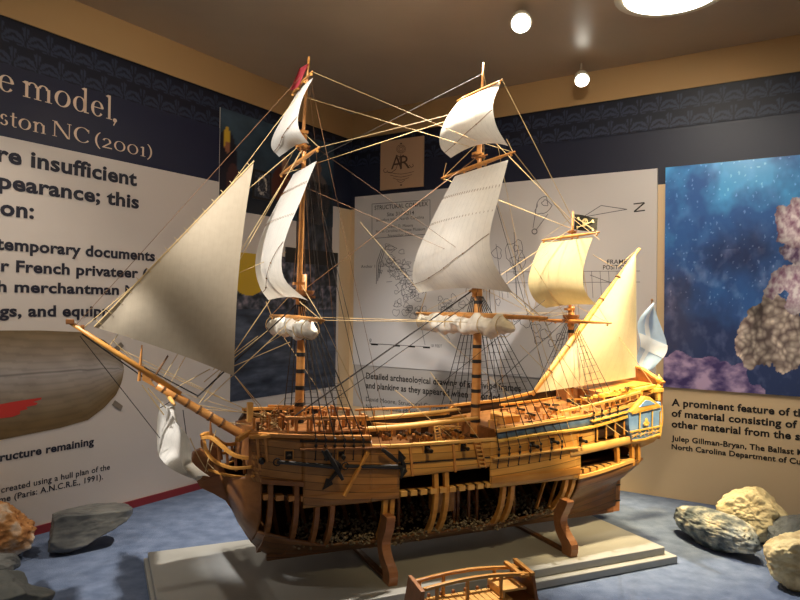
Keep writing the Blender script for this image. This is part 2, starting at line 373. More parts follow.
# shaded hull picture
outline = [(-40, 331), (0, 330.5), (40, 330.5), (80, 332), (104, 340), (118, 352), (124, 367), (122, 382), (116, 395), (104, 408), (88, 420), (60, 428), (30, 434), (0, 440), (-40, 446)]
def hull_pic():
    m = MB(); n = 90; mm = 60; cols = []
    top = [q for q in outline[:7]]; bot = outline[7:][::-1]
    def edge(pts, x):
        for (a, b), (c, d) in zip(pts, pts[1:]):
            if x <= c: return lerp(b, d, (x-a)/(c-a) if c != a else 0)
        return pts[-1][1]
    vs = []
    def fn(a, b):
        x = lerp(-40, 124, a**.8); t = edge(top, x); u = edge([(-40, 446), (0, 440), (30, 434), (60, 428), (88, 420), (104, 408), (116, 395), (122, 382), (124, 370)], x)
        y = lerp(t, u, b)
        k = (b-.42)
        base = [lerp(q1, q2, min(1, abs(k)*2.0)) for q1, q2 in zip((176, 168, 164), (116, 94, 62))]
        st_ = .93 if (b*46+.6*math.sin(x*.03)) % 1 < .3 else 1.0
        if abs(b-.42-(.1*(124-x)/164)*0) < .008: st_ = .7
        cols.append(tuple(c*st_*(.95+.1*noise.noise(Vector((x*.05, y*.1, 0)))) for c in base))
        u_, z_ = wuv('L', x, y, .0095); return wp('L', u_, z_, .0095)
    m.grid(fn, n, mm)
    o = m.build('hull_picture', M['photo'], panelL, fix=False)
    ca = o.data.color_attributes.new('Col', 'FLOAT_COLOR', 'POINT')
    for k, c in enumerate(cols): ca.data[k].color = lin(tuple(min(x, 255)/255 for x in c))+(1,)
    def flat(pts, mat, nm, off):
        m = MB(); vs = []
        for q in pts: u_, z_ = wuv('L', q[0], q[1], off); vs.append(wp('L', u_, z_, off))
        m.add(vs, [tuple(range(len(vs)))]); return m.build(nm, mat, panelL, fix=False)
    flat([(-3, 405), (12, 402), (25, 400), (42, 397.5), (41, 399.5), (33, 402), (38, 403), (36, 405), (26, 407), (28, 409), (20, 411), (20, 414), (12, 417), (0, 418.5), (-3, 419)], plain('red area', rgb(186, 48, 40), .5), 'red_marking', .0105)
    g = plain('rudder grey', rgb(124, 112, 98), .5)
    flat([(113, 349), (121, 342), (124, 346), (117, 353)], g, 'fin_mark', .0105)
    flat([(115, 400), (123, 406), (121, 411), (112, 405)], g, 'fin_mark', .0105)
hull_pic()
# photographs on the left wall near the corner
def wall_photo(name, w, quad, nu, nz, fn, off, label, frame=None):
    us = [wuv(w, *q, off) for q in quad]   # two opposite corners
    u0, u1 = us[0][0], us[1][0]; z0, z1 = us[0][1], us[1][1]
    root = empty(name, (0, 0, 0)); tag(root, label, 'photograph')
    m = MB(); wrect(m, w, min(u0, u1)-(frame or 0), max(u0, u1)+(frame or 0), min(z0, z1)-(frame or 0), max(z0, z1)+(frame or 0), off-.0005, .003)
    m.build('backing_board', M['band'] if frame else M['white'], root)
    picture('print', w, u0, u1, z0, z1, nu, nz, fn, off, M['photo'], root)
    return root
def nz2(x, y, s=1, k=0): return noise.fractal(Vector((x*s, y*s, k)), 1.0, 2.0, 5)
def sailors(a, b):   # a left->right, b bottom->top
    c = (36+20*b, 52+22*b, 66+22*b)
    n = nz2(a, b, 6); c = tuple(x*(1+.25*n) for x in c)
    def blob(x, y, rx, ry, col, c): return col if ((a-x)/rx)**2+((b-y)/ry)**2 < 1 else c
    c = blob(.05, .45, .08, .35, (28, 26, 36), c); c = blob(.05, .7, .025, .12, (196, 160, 50), c) if b > .6 else c
    c = blob(.055, .62, .022, .06, (140, 90, 66), c); c = blob(.1, .28, .05, .2, (70, 44, 44), c)
    c = blob(.5, .3, .1, .28, (84, 42, 32), c); c = blob(.52, .6, .03, .09, (150, 110, 86), c); c = blob(.3, .12, .2, .12, (26, 30, 40), c)
    c = blob(.82, .3, .14, .32, (92, 84, 82), c); c = blob(.84, .66, .03, .08, (120, 90, 76), c)
    return c
wall_photo('reenactor_photograph', 'L', ((219, 208), (334, 145)), 90, 60, sailors, .010, 'dim photograph of costumed sailors on the left wall behind the top of the big jib')
def engraving(a, b):
    d = math.hypot((a-.5)*1.3, b-.5)
    return (176, 168, 158) if .28 < d < .42 and nz2(a, b, 8) > -.2 else ((66, 68, 78) if nz2(a, b, 9) > .1 else (36, 38, 48))
wall_photo('framed_engraving', 'L', ((254.5, 196), (270, 175)), 24, 24, engraving, .013, 'small black-framed engraving on the left wall between the jib and fore topsail', .007)
def seaphoto(a, b):
    n = nz2(a*1.0, b*3.2, 5, 3); m2 = nz2(a*2, b*9, 4, 7)
    c = (52+34*n+20*m2, 62+34*n+20*m2, 80+36*n+20*m2)
    if b > .62:
        k = nz2(a, b, 22, 5); c = (60+110*k, 62+90*k, 74+90*k)
    if ((a-.14)/.16)**2+((b-.87)/.16)**2 < 1: c = (196, 158, 22)
    if a > .75 and b > .8: c = tuple(x*.6 for x in c)
    if b < .04+.10*(1-a) and False: c = (0, 0, 0)
    return c
wall_photo('sea_photograph', 'L', ((230, 402), (337, 262)), 120, 140, seaphoto, .010, 'photograph of dark blue waves with a yellow float behind the foremast rigging')
def diver(a, b):
    n = nz2(a, b, 7, 9); return (46+50*n, 48+46*n, 56+50*n)
wall_photo('dark_photograph', 'L', ((296, 253), (333, 186)), 36, 50, diver, .010, 'narrow dark photograph on the left wall right of the fore topsail')
m = MB(); u_, z_ = wuv('L', 286, 262, .012); u2, z2 = wuv('L', 338, 253, .012); wrect(m, 'L', u2, u_, z_, z2, .012, .004)
tag(m.build('wall_shelf_strip', M['band']), 'thin dark strip under the narrow dark photograph on left wall', 'strip')
# ------------------------------------------------------------------ right wall panels
off1 = .006
_, zb1 = wuv('R', 660, 184.5, off1)
m = MB(); wrect(m, 'R', .003, UR, 0, zb1, off1, .006)
bp = m.build('caption_panel', M['beige']); 
root = empty('beige_wall_panel', (0, 0, 0)); tag(root, 'wide beige panel on the right wall carrying printed captions behind both boards', 'panel'); bp.parent = root
m = MB(); wrect(m, 'L', .001, uK-.001, .018, zb1, .008, .006); m.build('return_strip', M['beige'], root)
offb = .014
ub0, zt_ = wuv('R', 355, 197, offb); ub1, _ = wuv('R', 657.5, 166.5, offb); _, zl_ = wuv('R', 665.5, 387, offb)
plan = empty('site_plan_board', (0, 0, 0)); tag(plan, 'large pale site plan board with wreck drawing behind the ship masts', 'board')
m = MB(); wrect(m, 'R', ub0, ub1, zl_, zt_, offb, .008); m.build('board', M['board'], plan)
off2 = offb+.0006
m = MB(); u9, _ = wuv('R', 548, 385, offb); wrect(m, 'R', ub0, ub1, zl_-.145, zl_-.001, .0085, .002); m.build('caption_strip', M['caption'], root)
for s_, a, b, h, bo in (('Detailed archaeological drawing of surviving frames', (366, 378.5), (521, 391.5), 6.3, .02), ('and planking as they appeared when recorded', (366, 388), (500, 398.5), 6.3, .02),
                  ('David Moore, Structural Complex Drawing', (366, 401), (470, 409), 4.6, .0), ('North Carolina Maritime Museum', (366, 408.5), (447, 414.5), 4.6, .0)):
    put_text(s_, 'R', a, b, h, M['ink2'], root, .0095, bold=bo)
for s_, a, b, h, bo in (('A prominent feature of th', (671.5, 405.5), (804, 417), 7.2, .02), ('of material consisting of l', (671.5, 416.3), (803, 427.5), 7.2, .02), ('other material from the si', (671.5, 427), (803, 438.5), 7.2, .02),
                  ('Julep Gillman-Bryan, The Ballast M', (671.5, 440.5), (804, 454), 5.4, .015), ('North Carolina Department of Cul', (671.5, 449), (803, 462.5), 5.4, .015)):
    put_text(s_, 'R', a, b, h, M['ink2'], root, .0072, bold=bo+.012)
for s_, a, b, h, bo in (('STRUCTURAL COMPLEX', (374.5, 210), (427.8, 206.3), 4.4, .01), ('Site 31CR314', (387, 216.3), (414, 214.3), 3.8, .01), ('Beaufort Inlet, North Carolina', (376.5, 221.7), (424, 218.5), 3.0, .0),
                  ('David D. Moore', (388, 228), (413, 226.2), 3.0, .0), ('North Carolina Maritime Museum', (376, 233), (425, 229.7), 3.0, .0), ('November 2000', (388, 237), (412, 235.3), 3.0, .0),
                  ('Anchor 1', (361, 268), (375, 267.3), 3.2, .0), ('10 FEET', (431, 347), (442, 347), 3.0, 0), ('0', (369.5, 341.5), (371.5, 341.5), 3.0, 0),
                  ('FRAME', (607, 264), (627, 262.5), 4.5, .01), ('POSITIONS', (603, 269.5), (632, 267.8), 4.5, .01)):
    put_text(s_, 'R', a, b, h, M['ink2'], plan, off2, bold=bo)
def strip(mb, w, pts, wpx, off):
    """flat ink line on a wall through pixel points"""
    P = [Vector((*wuv(w, *q, off), 0)) for q in pts]; k = wpx*.0033/2
    for a, b in zip(P, P[1:]):
        t = (b-a)
        if t.length < 1e-6: continue
        n = Vector((-t.y, t.x, 0)).normalized()*k
        mb.add([wp(w, q.x, q.y, off) for q in (a-n, b-n, b+n, a+n)], [(0, 1, 2, 3)])
def blobline(mb, cx, cy, rx, ry, wpx=.45, n=14, rot=0, jag=.18):
    pts = []; ph = random.random()*9
    for i in range(n+1):
        a = 2*math.pi*(i % n)/n; r = 1+jag*math.sin(a*3+ph)+jag*.7*math.sin(a*5+ph*2)
        x, y = rx*r*math.cos(a), ry*r*math.sin(a); c, s_ = math.cos(rot), math.sin(rot)
        pts.append((cx+x*c-y*s_, cy+x*s_+y*c))
    strip(mb, 'R', pts, wpx, off2)
m = MB(); strip(m, 'R', [(372, 204), (430, 199.8), (430, 234), (372, 238.5), (372, 204)], .6, off2); m.build('title_box', M['greyink'], plan, fix=False)
m = MB()
strip(m, 'R', [(583, 217), (601, 205.5), (627, 209.3), (583, 217)], .6, off2); m.build('north_arrow', M['greyink'], plan, fix=False)
m = MB(); strip(m, 'R', [(633.5, 204), (644.5, 202.6)], 1.0, off2); strip(m, 'R', [(644.5, 202.8), (634, 211.7)], 1.2, off2); strip(m, 'R', [(634, 211.7), (645, 210.3)], 1.0, off2); m.build('north_letter', M['ink2'], plan, fix=False)
m = MB(); strip(m, 'R', [(370, 343.5), (430, 347)], .5, off2); strip(m, 'R', [(370, 343.5), (370, 340)], .5, off2)
for a, b in ((371, 378), (393, 400), (408, 415), (423, 430)): strip(m, 'R', [(a, 343.6+(a-370)*.058+.6), (b, 343.6+(b-370)*.058+.6)], 1.6, off2)
m.build('scale_bar', M['ink2'], plan, fix=False)
m = MB()
# anchor bars, timber pile, cannons, concretions of the wreck plan
for k in range(3): strip(m, 'R', [(386-k*2.2, 246+k*1.5), (381-k*2.0, 262), (379-k*1.4, 278+k*3)], .8, off2)
rnd = random.Random(3)
for i in range(95):
    x = rnd.gauss(402, 13); y = rnd.gauss(272+(x-402)*.45, 9)
    if 376 < x < 450 and 240 < y < 322:
        if rnd.random() < .5:
            an = rnd.random()*3.1; l = rnd.uniform(3, 9); strip(m, 'R', [(x, y), (x+l*math.cos(an), y+l*math.sin(an))], .5, off2)
        else: blobline(m, x, y, rnd.uniform(1.5, 4.5), rnd.uniform(1, 3), .45, 9)
for i in range(26): blobline(m, rnd.uniform(395, 425), rnd.uniform(290, 318), rnd.uniform(1.5, 4), rnd.uniform(1.5, 3.5), .45, 9)
for i in range(16): blobline(m, rnd.uniform(440, 500), rnd.uniform(298, 316), rnd.uniform(2, 5), rnd.uniform(2, 5), .45, 10)
for x, y, r in ((505, 325, 5), (516, 318, 4), (526, 322, 6), (536, 328, 5), (545, 334, 5.5), (552, 343, 4), (538, 340, 4), (560, 337, 4), (548, 322, 3.5)): blobline(m, x, y, r, r*.85, .5, 12)
blobline(m, 543, 206, 7, 9, .6, 14, .5); strip(m, 'R', [(537, 203), (533, 228)], .6, off2); strip(m, 'R', [(548, 214), (536, 230)], .6, off2); blobline(m, 534.5, 231.5, 2.6, 2.6, .9, 10, 0, 0); blobline(m, 545, 203, 3, 3, .6)
for x, y in ((516, 248), (520, 256), (513, 262), (522, 262), (497, 253), (498, 276), (518, 270)): blobline(m, x, y, rnd.uniform(2.5, 5), rnd.uniform(3, 6), .5, 12)
for yy in (272, 283): strip(m, 'R', [(494, yy), (640, yy-1)], .4, off2)
for k in range(16):
    x = 498+k*8.5; strip(m, 'R', [(x, 271), (x+1.5, 298)], .4, off2)
strip(m, 'R', [(514, 232), (517, 300)], .5, off2); strip(m, 'R', [(496, 244), (503, 300)], .5, off2); strip(m, 'R', [(590, 275), (606, 281), (615, 284)], .5, off2)
strip(m, 'R', [(418, 310), (425, 345)], .5, off2); strip(m, 'R', [(434, 315), (450, 340)], .5, off2)
blobline(m, 514, 252, 8, 12, .5, 16, .3)
m.build('wreck_drawing', M['greyink'], plan, fix=False)
# underwater photograph
def reef(a, b):  # a 0 left..1 right, b 0 bottom..1 top ; cell aspect ~ (.62 x .72)
    x = a; y = b
    n = nz2(x*1.1, y*1.3, 3.0, 1); n2 = nz2(x, y, 11, 4); n3 = noise.noise(Vector((x*60, y*70, 2)))
    deep = (50, 64, 104); mid = (58, 102, 166); top = (84, 172, 232)
    t = y+.35*n-.10
    c = tuple(lerp(deep[i], mid[i], min(max((t-.2)/.4, 0), 1)) for i in range(3))
    c = tuple(lerp(c[i], top[i], min(max((t-.66)/.25, 0), 1)) for i in range(3))
    q = max(0, n2)*(60 if y < .62 else 18); c = tuple(v+q*(1.0, .9, .9)[i] for i, v in enumerate(c))
    if n3 > .52 and y > .35: c = tuple(v+45 for v in c)
    def coral(cx, cy, rx, ry, c1, c2, fr=.35, sc=9):
        w = nz2(x+cx, y, sc, 8); d = ((x-cx)/rx)**2+((y-cy)/ry)**2
        if d < 1+fr*w*3:
            s_ = .62+1.0*nz2(x, y*1.0, 30, 5); s_ = min(max(s_, 0), 1); dd = 1-.35*max(0, d-.3)
            return tuple(lerp(c2[i], c1[i], s_)*dd for i in range(3))
    r = coral(.82, .72, .15, .11, (248, 236, 238), (150, 108, 132)) or coral(.88, .45, .22, .115, (250, 240, 242), (160, 118, 146)) or coral(.80, .60, .09, .05, (206, 196, 206), (96, 74, 104))
    if r: return r
    # finger coral: rounded knobs
    d = ((x-.66)/.19)**2+((y-.245)/.16)**2+.7*nz2(x, y, 7, 2)
    if d < 1:
        pts = noise.voronoi(Vector((x*30+nz2(x, y, 9, 3), y*36, 0)), distance_metric='DISTANCE')[0]
        v = 1-min(1, pts[0]*1.15); w = .85+.35*nz2(x, y, 6, 6)
        return (lerp(110, 262, v)*w, lerp(94, 244, v)*w, lerp(92, 224, v)*w)
    if y < (.14+.06*nz2(x, 0, 4, 3))*min(1, max(0, (.60-x+.05*nz2(x, y, 14, 2))/.12)):
        s_ = .5+.9*nz2(x, y*2, 10, 6); s_ = min(max(s_, 0), 1)
        return (lerp(72, 190, s_), lerp(62, 164, s_), lerp(108, 196, s_))
    return c
off = offb
uc0, zc1 = wuv('R', 665.5, 167.5, off); _, zc0 = wuv('R', 665.5, 387, off); uc1, _ = wuv('R', 838, 160, off)
root2 = empty('underwater_photograph', (0, 0, 0)); tag(root2, 'blue underwater photograph of pale coral on the right wall', 'photograph')
m = MB(); wrect(m, 'R', uc0, uc1, zc0, zc1, off-.0005, .008); m.build('backing_board', M['navy'], root2)
picture('print', 'R', uc0, uc1, zc0, zc1, 230, 300, reef, off, vcol('glossy photo print', .25, .12), root2)
# emblem card
emb = empty('emblem_card', (0, 0, 0)); tag(emb, 'small sepia card with ornate monogram above the site plan board', 'card')
ua, za = wuv('R', 380, 190.5, .01); ub, zb_ = wuv('R', 423.5, 139, .01); _, zb_ = wuv('R', 380, 142, .01)
m = MB(); wrect(m, 'R', ua, ub, za, zb_, .01, .006); m.build('card', plain('sepia card', rgb(186, 150, 118), .6), emb)
sep = plain('sepia ink', rgb(84, 58, 44), .6)
put_text('A', 'R', (391, 169.5), (402, 169), 14, sep, emb, .0106, bold=.0); put_text('R', 'R', (400, 169.2), (410, 168.5), 14, sep, emb, .0106, bold=.0)
m = MB()
def stripE(pts, w=.6): strip(m, 'R', pts, w, .0106)
stripE([(385.5+2*math.cos(t*.6), 170.5+2*math.sin(t*.6)) for t in range(9)], .7); stripE([(387, 172), (391, 173), (396, 169), (399, 160), (401, 154)], .7)
stripE([(409, 165), (411, 167.5), (413.5, 166), (412.5, 164)], .7); stripE([(396, 155), (400, 157), (404, 155)], .8)
for r_ in (4.6, 3.4, 2): stripE([(401+r_*math.cos(t*.5), 149+r_*math.sin(t*.5)*.9) for t in range(14)], .45)
for k, (w_, y_) in enumerate(((13, 173.5), (11, 176.5), (8, 179.5), (4, 182))): stripE([(401-w_, y_-1.5), (401-w_/2, y_), (401, y_+.6), (401+w_/2, y_-.4), (401+w_, y_-2)], .5)
stripE([(400.2, 185), (402, 185)], 1.6); stripE([(400.2, 143.5), (402, 143.5)], 1.4)
m.build('monogram_flourish', sep, emb, fix=False)
# ------------------------------------------------------------------ plinth
Fp = ground(665, 547, .03); Lc = ground(148, 553.5, .03)
pa = A.copy(); pbv = B.copy()
# rectangle in (a,b) coordinates
def ab(p): d = p-O; return (d.dot(pa), d.dot(pbv))
a1, b1 = ab(Fp); a0, b0 = ab(Lc)
b0 = min(b0, -.165)
print('plinth', a0, a1, b0, b1)
plin = empty('display_plinth', (O+pa*((a0+a1)/2)+pbv*((b0+b1)/2)), TH); plin.location.z = 0
tag(plin, 'long pale grey two-layer display plinth under the ship model on blue floor', 'plinth')
La, Lb = a1-a0, b1-b0
m = MB(); m.box((.006, 0, .0075+.0005), (La+.024, Lb+.03, .014)); m.build('lower_board', M['plinth'], plin, bevel=.0015)
m = MB(); m.box((0, 0, .0225), (La, Lb, .015)); m.build('upper_board', M['plinth'], plin, bevel=.0015)
PZ = .03
S0 = side
# ================================================================== THE SHIP (local frame: x toward bow, y to port, z up)
ship = empty('ship_model', O, TH+math.pi)
tag(ship, 'large honey-coloured wooden model of a three-masted pirate ship with cream sails and cutaway hull', 'ship model')
def part(mb, name, mat, parent=None, **k): return mb.build(name, mat, parent or ship, **k)
Tt = [(-.06, .074), (0, .090), (.1, .106), (.25, .118), (.45, .122), (.62, .121), (.70, .115), (.76, .102), (.80, .086), (.84, .060), (.862, .038), (.878, .016), (.888, .003), (1, .003)]
zbt = [(-.06, .20), (-.012, .17), (0, .06), (.02, .056), (.76, .056), (.79, .062), (.812, .085), (.834, .12), (.852, .16), (.868, .21), (.882, .28), (.9, .4)]
pt = [(-.06, 1.5), (0, 7), (.06, 4), (.12, 2.2), (.2, 1.0), (.35, .46), (.6, .44), (.72, .6), (.78, .85), (.84, .9), (.88, .8)]
ZW = .17
def hb(s, z):
    T = itp(Tt, s); zb = itp(zbt, s); p = itp(pt, s)
    zw = max(ZW, zb+.06) if s > .05 else lerp(.22, .17, min(max((s+.06)/.11, 0), 1))
    zw = max(zw, zb+.05)
    if z <= zb: return .004
    if z < zw:
        t = (z-zb)/(zw-zb); return .004+(T-.004)*(1-(1-t)**2)**p
    tum = .16 if s < .75 else lerp(.16, -.1, min((s-.75)/.12, 1))
    return max(.003, T*(1-tum*min((z-zw)/.13, 1.4)**1.4))
def hp(px, py, off=0.0):
    b = .11
    for _ in range(30):
        q = side(px, py, b); b = lerp(b, hb(q.x, q.z)+off, .5)
    q = side(px, py, b); q.y = hb(q.x, q.z)+off; return q
rail_t = [(-.07, .350), (.04, .325), (.24, .289), (.35, .283), (.37, .265), (.625, .262), (.64, .292), (.88, .304)]
def zr(s): return itp(rail_t, s)
# --- hull shells
def patch(name, top, bot, mat, off=0.0, nu=24, nv=8, th=.004, parent=None):
    def pl(pts, x):
        for (a, b), (c, d) in zip(pts, pts[1:]):
            if x <= c: return lerp(b, d, (x-a)/(c-a))
        return pts[-1][1]
    x0, x1 = top[0][0], top[-1][0]
    m = MB(); m.grid(lambda u, v: hp(lerp(x0, x1, u), lerp(pl(top, lerp(x0, x1, u)), pl(bot, lerp(x0, x1, u)), v), off), nu, nv)
    o = part(m, name, mat, parent, smooth=True)
    # recalculated normals may point in or out on an open sheet: give it thickness both ways
    md = o.modifiers.new('solid', 'SOLIDIFY'); md.thickness = th; md.offset = 0
    return o
def shell(name, s0, s1, z0f, z1f, sgn, mat, nu=40, nv=16, off=0.0, parent=None, th=.004):
    def fn(u, v):
        s = lerp(s0, s1, u); z = lerp(z0f(s), z1f(s), v); return Vector((s, sgn*(hb(s, z)+off), z))
    m = MB(); m.grid(fn, nu, nv); o = part(m, name, mat, parent, smooth=True)
    md = o.modifiers.new('solid', 'SOLIDIFY'); md.thickness = th; md.offset = 0
    return o
zbf = lambda s: itp(zbt, s)
btop = lambda s: itp([(.828, .286), (.834, .214), (.87, .206)], s)
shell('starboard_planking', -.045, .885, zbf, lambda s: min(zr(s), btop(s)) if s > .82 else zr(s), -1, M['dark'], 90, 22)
shell('bow_planking', .812, .8865, zbf, btop, 1, M['bow'], 36, 20)
shell('stern_planking', .0, .19, zbf, lambda s: lerp(.172, .183, 1-s/.19), 1, M['tuck'], 26, 12)
shell('bottom_planking', .19, .812, zbf, lambda s: .088 if s < .7 else lerp(.088, .12, (s-.7)/.11), 1, M['tuck'], 50, 6)
patch('side_planking', [(252, 437), (304, 437)], [(252, 482), (304, 485)], M['bplank'], nu=14)
patch('side_planking', [(303, 437), (371, 438)], [(303, 508), (371, 502)], M['bplank'], off=.002, nu=18, nv=12)
patch('side_planking', [(370, 438), (373, 446), (399, 445)], [(370, 502), (399, 498)], M['bplank'], off=.002, nu=10, nv=12)
patch('side_planking', [(397, 445), (495, 440)], [(397, 478), (495, 466)], M['plank'], nu=24)
patch('side_planking', [(490, 440), (497, 436), (580, 427)], [(490, 488), (580, 478)], M['plank'], off=.002, nu=24, nv=12)
patch('side_planking', [(576, 430), (594, 427)], [(576, 455), (594, 451)], M['plank'], nu=6)
patch('wale', [(570, 448), (634, 435)], [(570, 457), (634, 443)], M['pale'], off=.004, nu=14, nv=2)
patch('side_planking', [(573, 455), (578, 455)], [(573, 480), (578, 479)], M['plank'], off=.002, nu=2)
patch('blue_strake', [(497, 432), (560, 422.5), (636, 406)], [(497, 441), (560, 432), (636, 415)], M['blue'], off=.003, nu=24, nv=2)
patch('quarterdeck_planking', [(590, 418), (632, 411)], [(590, 428), (632, 440)], M['brown'], off=-.006, nu=8, nv=3)
def hstrip(name, pts, w, h, mat, off=0.0, n=24, parent=None):
    P = [hp(p[0], p[1], off+w/2) for p in smooth_path([(*q, 0) for q in pts], n)]
    m = MB(); m.sweep(P, w, h); return part(m, name, mat, parent, bevel=.0006)
E2 = None
hstrip('rail_cap', [(250, 434), (300, 436), (340, 437), (371, 437)], .010, .006, M['orange'], -.002)
hstrip('wale', [(300, 441), (340, 441.5), (371, 442)], .004, .004, M['band'], .001)
hstrip('rail_cap', [(371, 446), (400, 445.5), (450, 442), (497, 439)], .009, .005, M['pale'], -.002)
hstrip('rail_cap', [(497, 441), (540, 434), (590, 427), (634, 414)], .010, .0045, M['gold'], .002)
hstrip('rail_cap', [(496, 431), (550, 422), (600, 413), (640, 402.5)], .010, .0055, M['pale'], .000)
hstrip('wale', [(398, 464), (450, 460), (490, 457)], .004, .002, M['band'], .001)
hstrip('wale', [(262, 481), (304, 484)], .008, .008, M['brown'], .000)
hstrip('wale', [(304, 500), (350, 496), (399, 491)], .004, .012, M['bplank'], .002)
hstrip('wale', [(491, 480), (540, 476), (580, 470)], .005, .012, M['honey'], .002)
hstrip('rail_cap', [(577, 477), (600, 471), (632, 460)], .012, .007, M['pale'], -.006)
# keel, stem, sternpost, rudder
m = MB(); m.sweep([(.004, 0, .051), (.4, 0, .051), (.785, 0, .052)], .010, .012); part(m, 'keel', M['tuck'], bevel=.001)
stem_out = [side(*p) for p in ((268, 552), (259, 549), (250, 541), (244, 532), (238, 522), (232, 510), (225, 500), (213, 492), (200, 487))]
stem_in = [Vector((s_, 0, z_)) for s_, z_ in ((.775, .062), (.785, .068), (.80, .090), (.812, .105), (.824, .13), (.838, .16), (.852, .195), (.866, .225), (.872, .262))]
m = MB()
for i in range(8):
    q = [stem_out[i], stem_out[i+1], stem_in[i+1], stem_in[i]]
    m.hexa([v+Vector((0, -.0055, 0)) for v in q]+[v+Vector((0, .0055, 0)) for v in q])
part(m, 'stem', M['brown'])
kn = [side(*p) for p in ((200, 487), (193, 474), (192, 458), (199, 450), (207, 452), (214, 470), (225, 474), (232, 480), (238, 490), (225, 500), (213, 493))]
m = MB(); m.prism([v+Vector((0, -.005, 0)) for v in kn], (0, .010, 0)); part(m, 'beakhead_knee', M['brown'], bevel=.001)
fg = [side(*p) for p in ((193, 474), (190, 462), (193, 452), (201, 448), (208, 452), (211, 462), (214, 475), (204, 480))]
m = MB(); m.prism([v+Vector((0, -.009, 0)) for v in fg], (0, .018, 0)); part(m, 'figurehead', M['brown'], bevel=.003)
m = MB(); m.hexa([(.008, -.006, .05), (.024, -.006, .05), (.024, .006, .05), (.008, .006, .05), (-.006, -.006, .235), (.010, -.006, .235), (.010, .006, .235), (-.006, .006, .235)]); part(m, 'sternpost', M['brown'])
m = MB(); m.hexa([(-.014, -.004, .046), (.012, -.004, .046), (.012, .004, .046), (-.014, .004, .046), (-.020, -.004, .23), (-.004, -.004, .23), (-.004, .004, .23), (-.020, .004, .23)]); rud = part(m, 'rudder', M['cradle'], bevel=.001)
for z in (.07, .105, .14, .175):
    m = MB(); m.box((-.002, 0, z), (.026, .010, .003)); part(m, 'rudder_hinge', M['black'], rud)
# beakhead rails (port and starboard)
for sg in (1, -1):
    for pts, w in (([(203, 438), (212, 438), (222, 446), (234, 455), (248, 458), (258, 457)], .006), ([(204, 440), (207, 452), (216, 462), (232, 468), (252, 467)], .005), ([(209, 470), (222, 474), (240, 477), (254, 476)], .004)):
        P = []
        for i, p in enumerate(smooth_path([(*q, 0) for q in pts], 16)):
            t = i/16; q = side(p[0], p[1], lerp(.010, .074, t)); q.y = lerp(.008, .074, t)*sg; P.append(q)
        m = MB(); m.sweep(P, w, w); part(m, 'head_rail', M['honey'], bevel=.0008)
for t in (.25, .45, .65, .85):
    for sg in (1, -1):
        x = lerp(208, 250, t); y0 = itp([(203, 438), (212, 439), (222, 446), (234, 455), (258, 458)], x); y1 = itp([(205, 452), (216, 463), (232, 470), (252, 476)], x)
        b = lerp(.010, .066, t); q0 = side(x, y0, b); q1 = side(x+1, y1, b*.9); q0.y = b*sg; q1.y = b*.9*sg
        m = MB(); m.sweep([q0, q1], .004, .004, (1, 0, 0)); part(m, 'head_timber', M['brown'])
# frames (ribs)
def frame(s, z0, z1, w=.0085, sg=1, mat=None, off=-.001, d=.010):
    P = [Vector((s+.0, sg*(hb(s, lerp(z0, z1, k/12))+off-d/2), lerp(z0, z1, k/12))) for k in range(13)]
    m = MB()
    # section: along x width w, inward depth d
    m.sweep(P, w, d, (1, 0, 0)); return part(m, 'hull_frame', mat or M['honey'], bevel=.0006)
def s_at(px, py): return hp(px, py).x
for px in (437, 447.5, 505, 513.5, 318, 333, 271, 297, 386, 393, 567, 574):
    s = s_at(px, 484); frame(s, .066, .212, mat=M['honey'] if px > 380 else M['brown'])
for px, py in ((617.5, 446), (632, 440), (638, 438)):
    s = hp(px, py).x; frame(s, .172, .242, .007, off=.002, mat=M['honey'])
for k in range(26):
    frame(.06+k*.029, .07, .245, .008, -1, M['brown'])
# starboard bulwark rail
m = MB(); P = [Vector((s, -hb(s, zr(s)), zr(s)+.003)) for s in [(-.045+k*.93/40) for k in range(41)] if s < .83]; m.sweep(P, .009, .005); part(m, 'rail_cap', M['honey'])
# decks
def deck(name, s0, s1, zf, mat, inset=.004, n=24, th=.003):
    m = MB(); m.grid(lambda u, v: Vector((lerp(s0, s1, u), lerp(-1, 1, v)*(max(hb(lerp(s0, s1, u), zf(lerp(s0, s1, u)))-inset, .002)), zf(lerp(s0, s1, u)))), n, 6)
    o = part(m, name, mat); md = o.modifiers.new('s', 'SOLIDIFY'); md.thickness = th; md.offset = 0; return o
zlow = lambda s: .174+.05*(s-.42)**2*1.3
zmain = lambda s: .226+.03*(s-.45)**2*2
def zq(s): return zr(s)-.016
lowd = deck('lower_deck', .02, .84, zlow, M['dark'])  # dark wood carries the shade between decks
k = 0
for i in range(40):
    s = .055+i*.0192
    if .815 < s: break
    if (zlow(s) > 0):
        z = zlow(s)-.002
        w = hb(s, z)+.001
        m = MB(); m.box((s, w-.007, z), (.0125, .014, .0085)); part(m, 'deck_beam', M['pale'] if s < .6 else M['orange'])
deck('main_deck', .0, .83, lambda s: min(zmain(s), .230), M['tuck'])
deck('quarterdeck', -.04, .36, lambda s: itp([(-.05, .318), (.04, .300), (.2, .276), (.36, .262)], s), M['deckw'])
deck('forecastle_deck', .64, .829, lambda s: .284, M['bow'])  # sail shadow over the forecastle is put into this darker wood
deck('poop_deck', -.045, .10, lambda s: itp([(-.05, .338), (.10, .322)], s), M['honey'])
for s, z0, z1 in ((.36, .226, .262), (.64, .226, .288), (.10, .29, .325), (.829, .228, .286)):
    m = MB(); m.box((s, 0, (z0+z1)/2), (.004, 2*hb(s, z1)-.012, z1-z0)); part(m, 'bulkhead', M['brown'])
